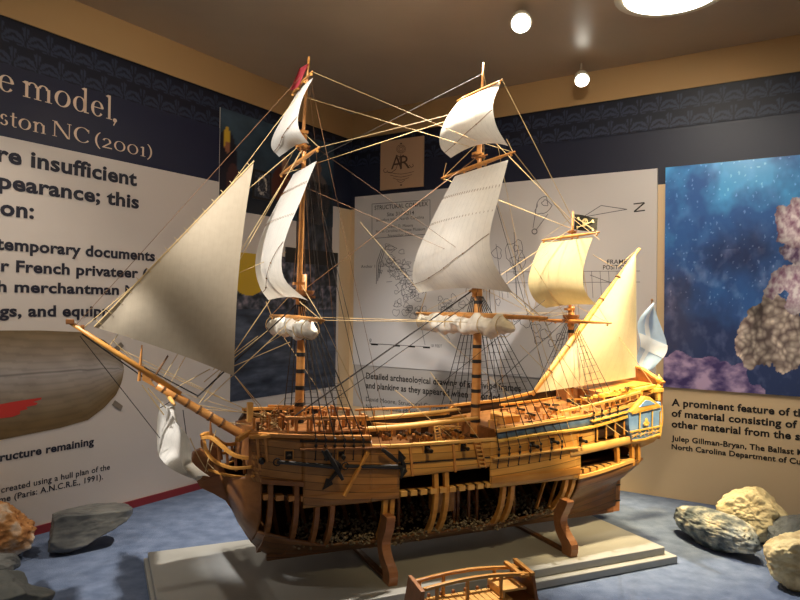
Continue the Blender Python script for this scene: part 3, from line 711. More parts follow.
# pillars and hold furniture
for px in (414, 471, 475, 486, 494, 530):
    s = s_at(px, 500); m = MB(); m.sweep([(s, .055, .085), (s, .055, .17)], .005, .005, (1, 0, 0)); part(m, 'hold_pillar', M['brown'])
m = MB(); s = s_at(459, 505)
m.box((s, .05, .135), (.040, .03, .042)); part(m, 'hold_bulkhead', M['honey'], bevel=.001)
m = MB(); s = s_at(520, 508); m.box((s, .06, .125), (.035, .004, .003)); m.box((s, .06, .110), (.035, .004, .003)); m.box((s-.016, .06, .117), (.003, .004, .022)); m.box((s+.016, .06, .117), (.003, .004, .022)); part(m, 'hold_rack', M['honey'])
for k in range(2):
    s = s_at(548+k*9, 505); m = MB(); m.sweep([(s+.012, .07, .1), (s-.012, .07, .165)], .006, .004, (0, 1, 0)); part(m, 'hold_brace', M['honey'])
# ballast: uncountable stones
m = MB(); rnd = random.Random(5)
for i in range(1300):
    s = rnd.uniform(.20, .755); z = .091+.005*math.sin(s*30)+rnd.uniform(-.010, .006)
    w = hb(s, .10)-.006; y = w*(1-rnd.random()**1.6*1.2)
    r = rnd.uniform(.0022, .0042); c = Vector((s, y, z+(w-y)*.15)); q = [Vector((rnd.uniform(.7, 1.2)*a, rnd.uniform(.7, 1.2)*b_, rnd.uniform(.6, 1)*c_))*r for a, b_, c_ in ((1,0,0),(-1,0,0),(0,1,0),(0,-1,0),(0,0,1),(0,0,-1))]
    q = [Vector(v)+Vector((rnd.uniform(-.001, .001),)*3) for v in q]
    m.add([c+v for v in q], [(0,2,4),(2,1,4),(1,3,4),(3,0,4),(2,0,5),(1,2,5),(3,1,5),(0,3,5)])
tag(part(m, 'ballast_stones', M['stone']), kind='stuff')
# gunports with carriages / black slabs for the shade in the openings
def port(px, py, w=.018, h=.014, gun=True, mat=None):
    c = hp(px, py, .0045); q2 = hp(px+4, py, .0045); t = (q2-c).normalized()
    n = Vector((-t.y, t.x, 0)).normalized()
    if n.y < 0: n = -n
    t = Vector((t.x, t.y, 0)).normalized()
    m = MB(); P = [c+t*a*w/2+ZUP*b_*h/2-n*.001 for a, b_ in ((-1,-1),(1,-1),(1,1),(-1,1))]
    m.hexa([p-n*.002 for p in P]+[p+n*.001 for p in P]); o = part(m, 'gunport', M['black'])
    m = MB()
    for e in (-1, 1): m.sweep([c+t*e*w*.5-ZUP*h/2, c+t*e*w*.5+ZUP*h/2], .002, .003, t)
    m.sweep([c-t*w*.55+ZUP*h*.55, c+t*w*.55+ZUP*h*.55], .003, .002); part(m, 'port_frame', M['honey'], o)
    if gun:
        m = MB(); m.lathe(c-n*.012, [(0, .0042), (.016, .0036), (.026, .003), (.029, .0036), (.031, .0036), (.0311, .0016)], 10, n); part(m, 'cannon', M['gun'], smooth=True)
for p in ((289, 455), (427, 449), (463, 447), (532, 445), (552, 441)): port(*p, w=.014, h=.014)
for p in ((341, 455), (580, 440)): port(*p, w=.012, h=.014)
# dark sheet painting the shade inside the upper stern opening
o = patch('opening_shade', [(592, 427), (630, 417)], [(592, 440), (630, 431)], M['dark'], off=.0005, nu=8, nv=2, th=.001)
for k in range(4):
    x = 597+k*9; a = hp(x, 427-k*2.0, .002); b = hp(x, 441-k*2.2, .002); m = MB(); m.sweep([a, b], .003, .003, (1, 0, 0)); part(m, 'opening_post', M['honey'])
# upright fenders, side ladder
for px, y0, y1 in ((410, 446, 476), (453, 443, 472), (257, 437, 470), (265, 437, 462)):
    m = MB(); P = [hp(px+(y-y0)*.08, y, .004) for y in [lerp(y0, y1, k/6) for k in range(7)]]; m.sweep(P, .004, .004, (1, 0, 0)); part(m, 'fender', M['orange'])
m = MB(); L1 = [hp(474+(y-441)*.22, y, .005) for y in (441, 450, 459, 468)]; L2_ = [hp(480+(y-441)*.22, y, .005) for y in (441, 450, 459, 468)]
m.sweep(L1, .003, .003, (1, 0, 0)); m.sweep(L2_, .003, .003, (1, 0, 0)); lad = part(m, 'side_ladder', M['orange'])
for k in range(7):
    y = 442+k*4; m = MB(); m.sweep([hp(474+(y-441)*.22, y, .006), hp(480+(y-441)*.22, y, .006)], .004, .002); part(m, 'ladder_step', M['pale'], lad)
# quarter gallery, blue panels and gold carving, and the counter below
gx = [hp(x, 420, .006).x for x in (630, 661)]
def gp(px, py, off=.012): return side(px, py, .092+off)
def gpoly(name, pts, mat, off=.012, th=.006, parent=None):
    P = [gp(*p, off) for p in pts]; m = MB(); m.prism(P, (0, -th, 0)); return part(m, name, mat, parent, bevel=.0006)
gal = gpoly('quarter_gallery', [(629, 413), (633, 409), (661, 402), (662, 418), (660, 434), (640, 441), (632, 441), (629, 425)], M['bright'], .010, .03)
gpoly('gallery_roof', [(631, 412), (645, 396.5), (650, 397), (660, 405), (660, 406.5), (633, 413)], M['gold'], .016, .012, gal)
gpoly('roof_panel', [(639, 407.5), (646, 400), (650, 400.5), (656, 404)], M['bright'], .0175, .002, gal)
def gbar(pts, w=.0035, off=.0135, nm='gold_moulding'):
    m = MB(); m.sweep([gp(*p, off) for p in pts], w, w, (0, 1, 0)); part(m, nm, M['gold'], gal, bevel=.0006)
gbar([(632, 413.5), (661, 406.5)]); gbar([(630, 432), (661, 426)]); gbar([(632, 441), (645, 439), (660, 434)]); gbar([(632, 436), (661, 430)], .0015)
for x in (640, 652.5, 660.5): gbar([(x, 411), (x-.5, 432)], .0025)
for x0 in (632, 640, 648, 655):
    gbar([(x0, 433-(x0-632)*.2), (x0+6, 438-(x0-632)*.2)], .0014); gbar([(x0+6, 433-(x0-632)*.2), (x0, 438-(x0-632)*.2)], .0014)
m = MB(); q = gp(646.5, 421, .0145); m.ball(q, .0042, sc=(1, .5, 1.6)); m.ball(q+Vector((.005, 0, -.005)), .0035, sc=(1, .5, 1)); m.ball(q+Vector((-.005, 0, -.005)), .0035, sc=(1, .5, 1)); m.ball(q+Vector((0, 0, -.008)), .004, sc=(1.6, .5, .7)); part(m, 'gold_carving', M['gold'], gal, smooth=True)
m = MB(); P1 = [gp(631, 441, .008), gp(660, 436, .008), gp(654, 442, .000), gp(636, 450, -.012)]
m.prism(P1, (0, -.05, 0)); part(m, 'lower_counter', M['honey'], bevel=.001)
m = MB(); P1 = [Vector((-.046, b, z)) for b, z in ((-.085, .22), (.085, .22), (.092, .34), (.06, .352), (.03, .364), (0, .368), (-.03, .364), (-.06, .352), (-.092, .34))]
m.prism(P1, (-.006, 0, 0)); part(m, 'transom_board', M['brown'], bevel=.001)
m = MB(); m.sweep([Vector((-.049, b, z+.002)) for b, z in ((.094, .341), (.06, .354), (.03, .366), (0, .370), (-.03, .366), (-.06, .354), (-.094, .341))], .012, .004, (1, 0, 0)); part(m, 'taffrail', M['orange'])
m = MB(); m.hexa([Vector(v) for v in ((-.030, -.06, .212), (.01, -.05, .18), (.01, .05, .18), (-.030, .06, .212), (-.05, -.085, .25), (0, -.09, .25), (0, .09, .25), (-.045, .085, .25))]); part(m, 'counter', M['brown'])
# stern lantern on the port corner
q = side(659, 386, .085)
m = MB(); m.lathe(q, [(-.004, .007), (.0, .008), (.003, .004), (.008, .0035), (.010, .0065), (.016, .0068), (.019, .004), (.021, .0015), (.026, .001)], 10); part(m, 'stern_lantern', M['gold'], smooth=True)
m = MB(); q = side(656, 390, .088); m.box(q, (.028, .016, .008)); m.box(q+Vector((-.006, 0, -.012)), (.007, .009, .022)); part(m, 'stern_corner_post', M['gold'], bevel=.001)
m = MB(); q = side(661, 405, .085); q2 = side(659, 436, .085); m.sweep([q, (q+q2)/2+Vector((-.004, 0, 0)), q2], .006, .005, (0, 1, 0)); part(m, 'stern_pilaster', M['gold'])
# railings with posts: quarterdeck, poop, forecastle, gangway
def railing(name, pts, b, mat, r=.003, h=.0, posts=8, drop=.018, parent=None, n=16, sg=1):
    P = []
    for i in range(n+1):
        p = poly_at([(*q, 0) for q in pts], i/n); bb = b if not callable(b) else b(i/n); q = side(p.x, p.y, bb); P.append(q)
    m = MB(); m.sweep(P, r*2, r*1.6); o = part(m, name, mat, parent, bevel=.0006)
    for k in range(posts):
        q = poly_at(P, (k+.5)/posts); m = MB(); m.tube([q, q-ZUP*drop*.5, q-ZUP*drop], [r*.5, r*.75, r*.5], 6); part(m, 'rail_post', mat, o)
    return o
railing('deck_rail', [(560, 412), (600, 403), (640, 392)], .098, M['pale'], .0032, posts=9, drop=.012)
railing('deck_rail', [(600, 396), (630, 391), (655, 386)], .090, M['gold'], .0045, posts=5, drop=.014)
railing('deck_rail', [(500, 428), (530, 424), (565, 417)], .106, M['pale'], .0026, posts=6, drop=.012)
railing('deck_rail', [(575, 385), (600, 381), (632, 378)], -.075, M['honey'], .003, posts=6, drop=.016)
railing('deck_rail', [(500, 405), (540, 400), (575, 394)], -.085, M['honey'], .003, posts=6, drop=.016)
railing('deck_rail', [(285, 418), (330, 418), (368, 417)], .085, M['orange'], .003, posts=9, drop=.034)
railing('deck_rail', [(268, 406), (305, 407), (350, 409)], -.09, M['orange'], .003, posts=8, drop=.03)
railing('gangway_rail', [(355, 410), (400, 408), (455, 405)], -.095, M['orange'], .0026, posts=6, drop=.02)
railing('gangway_rail', [(373, 424), (410, 424), (466, 416)], .03, M['honey'], .003, posts=5, drop=.018)
for pts, b, r in (([(345, 430), (400, 427), (478, 418)], .075, .0055), ([(372, 418), (420, 414), (460, 409)], -.02, .0045)):
    P = [side(p.x, p.y, b) for p in smooth_path([(*q, 0) for q in pts], 10)]
    m = MB(); m.tube(P, [r*(.6+.4*math.sin(math.pi*k/10)) for k in range(11)], 10); part(m, 'spare_spar', M['pale'], smooth=True)
# forecastle clutter: bitts, belfry, capstan, coils of rope, deck guns
rnd = random.Random(11)
m = MB(); q = side(323, 436, .03)
for e in (-1, 1): m.box(q+Vector((e*.010, 0, .004)), (.003, .003, .036))
m.box(q+Vector((0, 0, .024)), (.030, .008, .003)); bel = part(m, 'belfry', M['honey'])
m = MB(); m.lathe(q+Vector((0, 0, .008)), [(0, .006), (.004, .0045), (.010, .003), (.012, .001)], 10); part(m, 'bell', M['black'], bel, smooth=True)
for px, b in ((296, .07), (311, .075), (332, .08), (343, .07), (354, .08), (363, .06), (280, .05), (302, .0), (348, .0), (336, -.03)):
    q = side(px, 436, b); q.z = .286
    m = MB(); m.box(q+Vector((0, 0, .009)), (.005, .005, .018)); m.box(q+Vector((0, 0, .019)), (.007, .007, .004)); part(m, 'bitt_post', M['orange'] if b > 0 else M['brown'], bevel=.0006)
def coil(q, r=.007, mat='ropel'):
    m = MB(); P = []
    for k in range(50):
        a = k*.55; rr = r*(.45+.55*abs(math.sin(k*.12+1))); P.append(q+Vector((rr*math.cos(a), rr*math.sin(a)*.8, .0035*math.sin(k*.37)+.0002*k)))
    m.tube(P, .0008, 4); part(m, 'rope_coil', M[mat])
for i in range(11): coil(side(rnd.uniform(258, 292), rnd.uniform(418, 434), rnd.uniform(.0, .05)), rnd.uniform(.005, .010))
for i in range(7): coil(side(rnd.uniform(380, 470), rnd.uniform(432, 440), rnd.uniform(.03, .08)), .005, 'ropeb')
def deck_gun(px, py, b, sg=1, l=.030):
    q = side(px, py, b); m = MB(); m.lathe(q, [(-.012, .001), (-.010, .0032), (0, .003), (l-.013, .0022), (l-.010, .0028)], 9, Vector((.15, sg, .05)).normalized()); g = part(m, 'cannon', M['gun'], smooth=True)
    m = MB(); m.box(q+Vector((0, 0, -.005)), (.012, .018, .006)); part(m, 'gun_carriage', M['orange'], g)
    for ex in (-1, 1):
        for ey in (-1, 1):
            m = MB(); m.lathe(q+Vector((ex*.006, ey*.006, -.008)), [(-.001, .003), (.001, .003)], 8, Vector((1, 0, 0))); part(m, 'carriage_wheel', M['brown'], g)
for px, py, b in ((387, 434, .07), (417, 433, .07), (428, 434, .06), (457, 431, .07), (447, 433, .03), (402, 434, .03)): deck_gun(px, py, b)
for px, py, b in ((530, 414, .06), (552, 409, .06), (575, 404, .05), (545, 404, -.03), (520, 409, -.02)): deck_gun(px, py, b)
# swivel guns on rails
for px, py, b in ((556, 405, .1), (588, 396, .1), (628, 388, .1), (560, 398, -.06)):
    q = side(px, py, b); m = MB(); m.lathe(q, [(-.014, .0014), (-.006, .0024), (.012, .0018), (.014, .0024)], 8, Vector((1, .5, .15)).normalized()); m.tube([q, q-ZUP*.008], .001, 5); part(m, 'swivel_gun', M['black'], smooth=True)
q = side(375+75, 436, .0); q.z = .236
m = MB(); m.lathe(q, [(0, .012), (.006, .009), (.016, .007), (.020, .012), (.026, .012)], 12); cp = part(m, 'capstan', M['honey'], smooth=False)
for k in range(6):
    a = k*math.pi/3; m = MB(); m.tube([q+ZUP*.023, q+ZUP*.023+Vector((.024*math.cos(a), .024*math.sin(a), 0))], .0014, 5); part(m, 'capstan_bar', M['pale'], cp)
for px, b in ((441, .055), ):
    m = MB(); q = side(px, 440, b); 
    for e in (0, 1): m.sweep([q+Vector((e*.010, 0, 0)), q+Vector((e*.010, -.012, .030))], .0025, .003, (1, 0, 0))
    ld = part(m, 'deck_ladder', M['pale'])
    for k in range(5):
        m = MB(); m.sweep([q+Vector((0, -.012*k/5, .004+.005*k)), q+Vector((.010, -.012*k/5, .004+.005*k))], .004, .0015); part(m, 'ladder_step', M['pale'], ld)
rnd = random.Random(21)
zqd = lambda s: itp([(-.05, .318), (.04, .300), (.2, .276), (.36, .262)], s)
for i in range(34):
    s = rnd.uniform(.0, .35); y = rnd.uniform(-.06, .085); z = zqd(s)
    m = MB(); k = i % 4
    if k == 0: m.lathe((s, y, z), [(0, .004), (.008, .005), (.012, .0042)], 8)
    elif k == 1: m.box((s, y, z+.006), (.004, .016, .012))
    elif k == 2: m.sweep([(s-.010, y, z+.014), (s+.010, y, z+.014)], .003, .003); m.box((s-.008, y, z+.007), (.0025, .0025, .014)); m.box((s+.008, y, z+.007), (.0025, .0025, .014))
    else: m.box((s, y, z+.003), (.018, .010, .006))
    part(m, ('bucket', 'pin_rack', 'bench', 'hatch_cover')[k], M[('brown', 'orange', 'honey', 'pale')[rnd.randrange(4)]])
for i in range(24):
    s = rnd.uniform(.65, .82); y = rnd.uniform(-.06, .09)*(1 if s < .76 else .6); z = .286
    m = MB(); h = rnd.uniform(.010, .026)
    if i % 2: m.box((s, y, z+h/2), (.004, .004, h)); m.box((s, y, z+h), (.006, .006, .003))
    else: m.sweep([(s, y-.012, z+h), (s, y+.012, z+h)], .004, .004); m.box((s, y-.009, z+h/2), (.003, .003, h)); m.box((s, y+.009, z+h/2), (.003, .003, h))
    part(m, 'bitt_post' if i % 2 else 'pin_rack', M[('brown', 'orange', 'tuck')[i % 3]])  # browner posts and racks take on the sail shade too
for i in range(22):
    s = rnd.uniform(.38, .62); y = rnd.uniform(-.07, .09); z = zmain(s)
    m = MB(); m.box((s, y, z+.005), (rnd.uniform(.006, .02), .008, .010)); part(m, 'deck_fitting', M[('brown', 'honey', 'gun', 'tuck')[i % 4]])
for i in range(14):
    a = S0(rnd.uniform(255, 292), rnd.uniform(416, 430), rnd.uniform(-.03, .05)); b = S0(rnd.uniform(276, 312), rnd.uniform(398, 432), rnd.uniform(-.03, .06))
    m = MB(); m.tube([a, a.lerp(b, .5)-ZUP*.003, b], .0006, 4); part(m, 'rigging_line', M['ropel' if i % 3 else 'ropeb'])
# quarterdeck cabin front pieces and hatches
for px, b, sz in ((505, .02, (.04, .05, .016)), (590, 0, (.05, .05, .012))):
    q = side(px, 412, b); q.z = itp([(-.05, .318), (.04, .300), (.2, .276), (.36, .262)], q.x)+sz[2]/2; m = MB(); m.box(q, sz); part(m, 'skylight', M['honey'], bevel=.001)
for k in range(10):
    px = 585+k*5.2; q = side(px, 399-k*1.3, .092); m = MB(); m.box(q, (.009, .006, .006)); part(m, 'rail_carving', M['gold'], bevel=.001)
# ------------------------------------------------------------------ masts
def mast(name, s, zb_, segs, mat):
    """segs: list of (z0, z1, r0, r1, x0, x1)"""
    root = None
    for i, (z0, z1, r0_, r1_, x0, x1) in enumerate(segs):
        m = MB(); m.tube([(lerp(x0, x1, k/6), 0, lerp(z0, z1, k/6)) for k in range(7)], [lerp(r0_, r1_, k/6) for k in range(7)], 12)
        o = part(m, name if i == 0 else ('topmast' if i == 1 else 'topgallant_mast'), mat, root, smooth=True)
        if i == 0:
            root = o
            z = z0+.03
            while z < z1-.05:
                x = lerp(x0, x1, (z-z0)/(z1-z0)); r = lerp(r0_, r1_, (z-z0)/(z1-z0))
                m = MB(); m.tube([(x, 0, z-.0035), (x, 0, z+.0035)], r+.0006, 12); part(m, 'mast_band', M['band'], root); z += .030
        else:
            
            for dz in (.012, .038):
                m = MB(); m.box((x0, 0, z0+dz), (.020, .013, .005)); part(m, 'mast_cap', mat, root)
    return root
def top(root, s, z, r, mat):
    m = MB(); m.lathe((s, 0, z), [(-.004, r*.8), (0, r), (.004, r*1.05), (.0055, r*1.05)], 20); t = part(m, 'mast_top', mat, root)
    for e in (-1, 1):
        m = MB(); m.box((s, e*.007, z-.006), (r*2.1, .003, .005)); part(m, 'trestle_tree', mat, t)
def crosstree(root, s, z, w, mat):
    for e in (-1, 1):
        m = MB(); m.box((s, e*.005, z), (w*1.1, .0025, .003)); m.box((s+e*w*.35, 0, z+.003), (.0025, w*2, .0025)); part(m, 'crosstree', mat, root)
fm = mast('foremast', .73, 0, [(.20, .555, .0088, .0066, .7305, .7250), (.50, .815, .0052, .004, .733, .7255), (.775, .952, .0036, .002, .731, .7205)], M['orange'])
top(fm, .727, .520, .022, M['brown']); crosstree(fm, .727, .782, .017, M['brown'])
mm = mast('mainmast', .36, 0, [(.18, .57, .0105, .008, .3620, .3570), (.52, .845, .006, .0045, .366, .3575), (.80, 1.000, .0038, .0018, .363, .352)], M['orange'])
top(mm, .359, .556, .024, M['brown']); crosstree(mm, .359, .805, .019, M['brown'])
mz = mast('mizzenmast', .123, 0, [(.24, .505, .0072, .0058, .1250, .1225), (.46, .712, .0042, .0022, .128, .1217)], M['orange'])
top(mz, .124, .480, .017, M['brown']); crosstree(mz, .124, .665, .012, M['brown'])
# bowsprit and jibboom
bs0, bs1, bt0, bt1 = Vector((.79, 0, .245)), Vector((.972, 0, .362)), Vector((.935, 0, .346)), Vector((1.103, 0, .466))
m = MB(); m.tube([bs0.lerp(bs1, k/6) for k in range(7)], [lerp(.0092, .0062, k/6) for k in range(7)], 12); bow = part(m, 'bowsprit', M['orange'], smooth=True)
for k in range(6):
    c = bs0.lerp(bs1, .42+k*.105); t = (bs1-bs0).normalized(); m = MB(); m.tube([c-t*.0018, c+t*.0018], .0088-.0004*k, 12); part(m, 'bowsprit_lashing', M['ropeb'], bow)
m = MB(); m.tube([bt0, bt0.lerp(bt1, .5), bt1], [.0052, .0044, .003], 10); part(m, 'jibboom', M['honey'], bow, smooth=True)
m = MB(); m.box(bt1+Vector((.001, 0, .002)), (.012, .009, .008)); m.box(bt0.lerp(bt1, .9)+ZUP*.005, (.006, .004, .008)); part(m, 'jibboom_cap', M['brown'], bow, bevel=.001)
q = side(141, 383); 
m = MB(); m.tube([side(139, 381), side(140.5, 362), side(142, 345)], [.0028, .0022, .0012], 8); m.sweep([side(143, 380), side(143, 366)], .0022, .0022, (0, 1, 0)); m.prism([v+Vector((0, -.002, 0)) for v in (side(142, 380), side(143, 368), side(156, 388))], (0, .004, 0)); part(m, 'bowsprit_bracket', M['orange'], bow)
m = MB(); m.tube([side(151, 382), side(160, 368), side(168, 356)], [.0014, .0018, .0014], 6); part(m, 'boom_iron', M['ropeb'], bow)
# ------------------------------------------------------------------ yards
def yard(name, s, z, h, r, mat, tilt=0, yaw=0, parent=None, n=10, hl=None):
    P = []; rr = []
    for k in range(n+1):
        t = -1+2*k/n; b = t*(h if (t > 0 or hl is None) else hl); P.append((s+b*yaw, b, z+b*tilt)); rr.append(r*(1-.55*abs(t)**1.5))
    m = MB(); m.tube(P, rr, 10); o = part(m, name, mat, parent, smooth=True)
    for t in (-.92, -.3, .3, .92):
        b = t*h; m = MB(); m.ball((s+b*yaw, b, z+b*tilt-.004), .0026, 7, 5); part(m, 'rope_block', M['honey'], o)
    return o
yard('fore_course_yard', .742, .476, .180, .0055, M['orange'])
yard('fore_topsail_yard', .738, .757, .132, .0042, M['orange'])
yard('fore_topgallant_yard', .733, .902, .068, .003, M['orange'])
yard('main_course_yard', .375, .483, .255, .0062, M['orange'])
yard('main_topsail_yard', .370, .786, .145, .0045, M['orange'])
yard('main_topgallant_yard', .364, .940, .088, .003, M['orange'], tilt=-.05)
yard('crossjack_yard', .134, .472, .138, .0042, M['orange'])
yard('mizzen_topsail_yard', .132, .656, .098, .0038, M['orange'])
lat0, lat1 = side(529, 394), side(635.5, 249); lat0.y = .012; lat1.y = .012
m = MB(); m.tube([lat0.lerp(lat1, k/8) for k in range(9)], [.003+.0038*math.sin(math.pi*min(1, k/8+.1)) for k in range(9)], 10); laty = part(m, 'lateen_yard', M['pale'], smooth=True)
q = side(174, 404, 0)
m = MB(); m.tube([Vector((.952, t*.085, .341-t*.0+.0)) for t in (-1, -.5, 0, .5, 1)], [.002, .0034, .004, .0034, .002], 8); part(m, 'sprit_yard', M['pale'], smooth=True)
# ------------------------------------------------------------------ sails
def sqsail(name, left, right, ss, mat, foot=0.0, belly=.02, extra=(), reef=(), bunt=True):
    NU, NV = 22, 18
    def row(pts, sp, w):
        p = poly_at([(*q, 0) for q in pts], w); s = poly_at([(v, 0, 0) for v in sp], w).x; return cross(p.x, p.y, s)
    def fn(w, v):
        a = row(left, ss, w); b = row(right, ss, w); q = a.lerp(b, v)
        e = 1-(2*v-1)**2
        q.x += belly*math.sin(math.pi*min(1, w*.93+.02))*e-.006*w*w*e
        q.z += foot*e*max(0, w-.55)/.45
        q += Vector((noise.noise(q*14), 0, 0))*.0025
        return q
    m = MB(); m.grid(fn, NU, NV); o = part(m, name, mat, smooth=True, fix=False)
    for w in reef:
        m = MB()
        for k in range(24): 
            v = (k+.5)/24; q = fn(w, v)+Vector((.0012, 0, 0)); q2 = fn(w+.014, v)+Vector((.0012, 0, 0)); m.tube([q, q2], .0004, 4)
        part(m, 'reef_points', M['ropeb'], o)
    if bunt:
        P = [fn(lerp(.42, 1.0, abs(2*k/16-1)**.8 if False else (.75+.2*math.sin(math.pi*k/16))), k/16)+Vector((.002, 0, 0)) for k in range(17)]
        P = [fn(lerp(.5, .86, math.sin(math.pi*k/32)), 1-k/16)+Vector((.002, 0, 0)) for k in range(17)]
        m = MB(); m.tube(P, .0006, 4)
        for k in (4, 8, 12): m.ball(P[k], .0016, 6, 4)
        part(m, 'bowline', M['ropeb'], o)
    return o, fn
sqsail('fore_topsail', [(293, 174), (273, 210), (260.5, 240), (255.5, 268), (260, 288), (269, 300)], [(317.5, 161), (303, 196), (289, 228), (282, 255), (286, 281), (309, 301)], [.730, .758, .780, .790, .785, .765], M['sail'], .006, .010, reef=(.12, .3))
sqsail('fore_topgallant_sail', [(298, 92), (285, 114), (274, 133), (271, 147), (279, 157)], [(313, 77), (302.5, 98), (298, 117), (300, 131), (309, 143.5)], [.730, .742, .752, .756, .745], M['sail'], .010, .008)
sqsail('main_topgallant_sail', [(462, 97), (447, 117), (440, 135), (441, 148), (451, 158)], [(500.5, 83), (495, 97), (493.5, 110), (498, 128), (508.5, 146)], [.362, .376, .386, .388, .372], M['sail'], .016, .012)
sqsail('main_topsail', [(455, 176), (438, 208), (423, 240), (414, 264), (413, 280), (419, 293)], [(508, 160), (499, 195), (492.5, 222), (490, 245), (496, 268), (513, 293)], [.366, .386, .402, .410, .408, .392], M['sail'], .010, .018, reef=(.14, .3))
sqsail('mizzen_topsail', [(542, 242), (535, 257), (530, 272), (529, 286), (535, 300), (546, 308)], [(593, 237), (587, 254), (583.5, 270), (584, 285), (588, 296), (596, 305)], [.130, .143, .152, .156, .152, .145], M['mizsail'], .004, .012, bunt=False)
# jib
jh, jt, jc = side(254, 161), side(94, 327), side(234, 376, .02)
def jibf(u, v):   # u from leech(0) to tack(1) along head->tack/foot ; v vertical
    top_ = jh.lerp(jt, u); bot = jc.lerp(jt, u)
    q = top_.lerp(bot, v); e = 4*v*(1-v)*(1-u); q.y += .022*math.sin(math.pi*u)*math.sin(math.pi*v)
    q.x -= .014*e*(1-u) if u < .5 else 0; return q
def jibf(u, v):
    top_ = jh.lerp(jt, v); bot = jc.lerp(jt, v); q = top_.lerp(bot, u)
    k = (1-v)**2; q.x += .010*math.sin(math.pi*u)*k-.000; q.y += .02*math.sin(math.pi*u)*math.sin(math.pi*min(1, v+.15)); q.z += .004*math.sin(math.pi*v)*u
    return q
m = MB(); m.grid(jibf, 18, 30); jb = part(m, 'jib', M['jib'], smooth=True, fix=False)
m = MB(); m.tube([jt.lerp(jh, t/12)+Vector((0, .001, 0)) for t in range(13)], .0013, 5); part(m, 'luff_rope', M['ropel'], jb)
m = MB()
for k in range(17):
    q = jt.lerp(jh, (k+.5)/17); m.tube([q+Vector((.005, .001, .004)), q+Vector((-.003, .003, -.004))], .0007, 4)
part(m, 'hanks', M['ropel'], jb)
# lateen
lh, lc, lf = side(636, 252, .014), side(637, 377, .014), side(534, 393, .014)
def latf(u, v):
    a = lh.lerp(lc, u); b_ = lh.lerp(lf, u)
    q = b_.lerp(a, v); q.x += 0; q.y = .014+.03*math.sin(math.pi*v)*math.sin(math.pi*u*.8); q.z += .003*math.sin(math.pi*v)*u; return q
m = MB(); m.grid(latf, 24, 20); lt = part(m, 'lateen_sail', M['latsail'], smooth=True, fix=False)
for k in range(5):
    q = lat0.lerp(lat1, .15+k*.16); t = (lat1-lat0).normalized(); m = MB(); m.tube([q-t*.0014, q+t*.0014], .0072, 8); part(m, 'yard_lashing', M['ropeb'], laty)
# spritsail hanging under the bowsprit
def sprf(w, v):
    L_ = poly_at([(q[0], q[1], 0) for q in ((164, 402), (160, 420), (161, 438), (164, 456), (176, 469), (192, 478))], w)
    R_ = poly_at([(q[0], q[1], 0) for q in ((172, 408), (181, 422), (193, 436), (195, 452), (193, 464), (206, 478))], w)
    a = cross(L_.x, L_.y, .955); b = cross(R_.x, R_.y, .945); q = a.lerp(b, v); q.x += .008*math.sin(v*7+w*3); q.z += .003*math.sin(v*9); return q
m = MB(); m.grid(sprf, 18, 12); part(m, 'spritsail', M['sail'], smooth=True, fix=False)
# furled courses
def furled(name, s, z, b0_, b1_, r, seed):
    n = 60; k_ = 14
    def fn(u, v):
        b = lerp(b0_, b1_, u); a = 2*math.pi*v; taper = min(1, 9*u*(1-u))**.5+.001
        rr = r*taper*(1+.45*noise.noise(Vector((b*38, math.cos(a)*1.2+seed, math.sin(a)*1.2)))+.25*noise.noise(Vector((b*110, math.cos(a)*2, seed))))
        sag = .006*math.sin(b*70+seed)
        return Vector((s+rr*math.cos(a), b, z-r*.9+rr*1.1*math.sin(a)+sag*.5))
    m = MB(); m.grid(fn, n, k_); o = part(m, name, M['furl'], smooth=True)
    for q in range(6):
        b = lerp(b0_, b1_, (q+.5)/6); m = MB(); m.tube([(s+r*1.15*math.cos(a*.5), b, z-r*.8+r*1.25*math.sin(a*.5)) for a in range(14)], .0008, 4); part(m, 'gasket', M['ropel'], o)
furled('furled_fore_course', .744, .470, -.17, .14, .0135, 2)
furled('furled_main_course', .379, .479, -.240, .165, .0165, 5)
# ------------------------------------------------------------------ flags
def flag(name, corners, mat, amp=.006, b=0, nu=10, nv=8, parent=None):
    P = [side(*p, b) for p in corners]   # tl, tr, br, bl
    def fn(u, v):
        q = P[0].lerp(P[1], u).lerp(P[3].lerp(P[2], u), v); q.y += amp*math.sin(u*6+v*2); return q
    m = MB(); m.grid(fn, nu, nv); return part(m, name, mat, parent, smooth=True, fix=False), fn
o, _f = flag('pennant', [(309, 64), (300, 67), (289, 91), (297, 88)], M['pennant'])
o, ff = flag('pirate_flag', [(574.5, 214), (598, 218), (595.5, 232), (573, 229.5)], M['flagk'], .003)
m = MB(); cu, cv = .46, .40
def disc(cu, cv, ru, rv, n=14, off=.0012):
    vs = [ff(cu+ru*math.cos(2*math.pi*k/n), cv+rv*math.sin(2*math.pi*k/n))+Vector((0, off, 0)) for k in range(n)]; m.add(vs, [tuple(range(n))])
disc(.47, .38, .15, .22); disc(.47, .60, .09, .12)
for sx in (-1, 1):
    a0_, a1_ = (.47-.34*sx, .28), (.47+.34*sx, .86)
    pa_, pb_ = ff(*a0_)+Vector((0, .0012, 0)), ff(*a1_)+Vector((0, .0012, 0)); m.sweep([pa_, pb_], .0012, .0016, (0, 1, 0))
    for (x, y) in (a0_, a1_): disc(x, y-.05, .045, .06, 8); disc(x+.02, y+.05, .045, .06, 8)
sk = part(m, 'skull_and_crossbones', M['bone'], o, fix=False)
m = MB()
for e in (-.055, .055): disc(.47+e, .38, .035, .055, 8, .002)
disc(.47, .48, .018, .03, 6, .002); part(m, 'eye_sockets', M['flagk'], sk, fix=False)
e1, e2 = side(640, 376), side(652, 300)
m = MB(); m.tube([e1-ZUP*.03, e2], [.0024, .0012], 8); m.ball(e2, .003, 7, 5); part(m, 'ensign_staff', M['ropeb'])
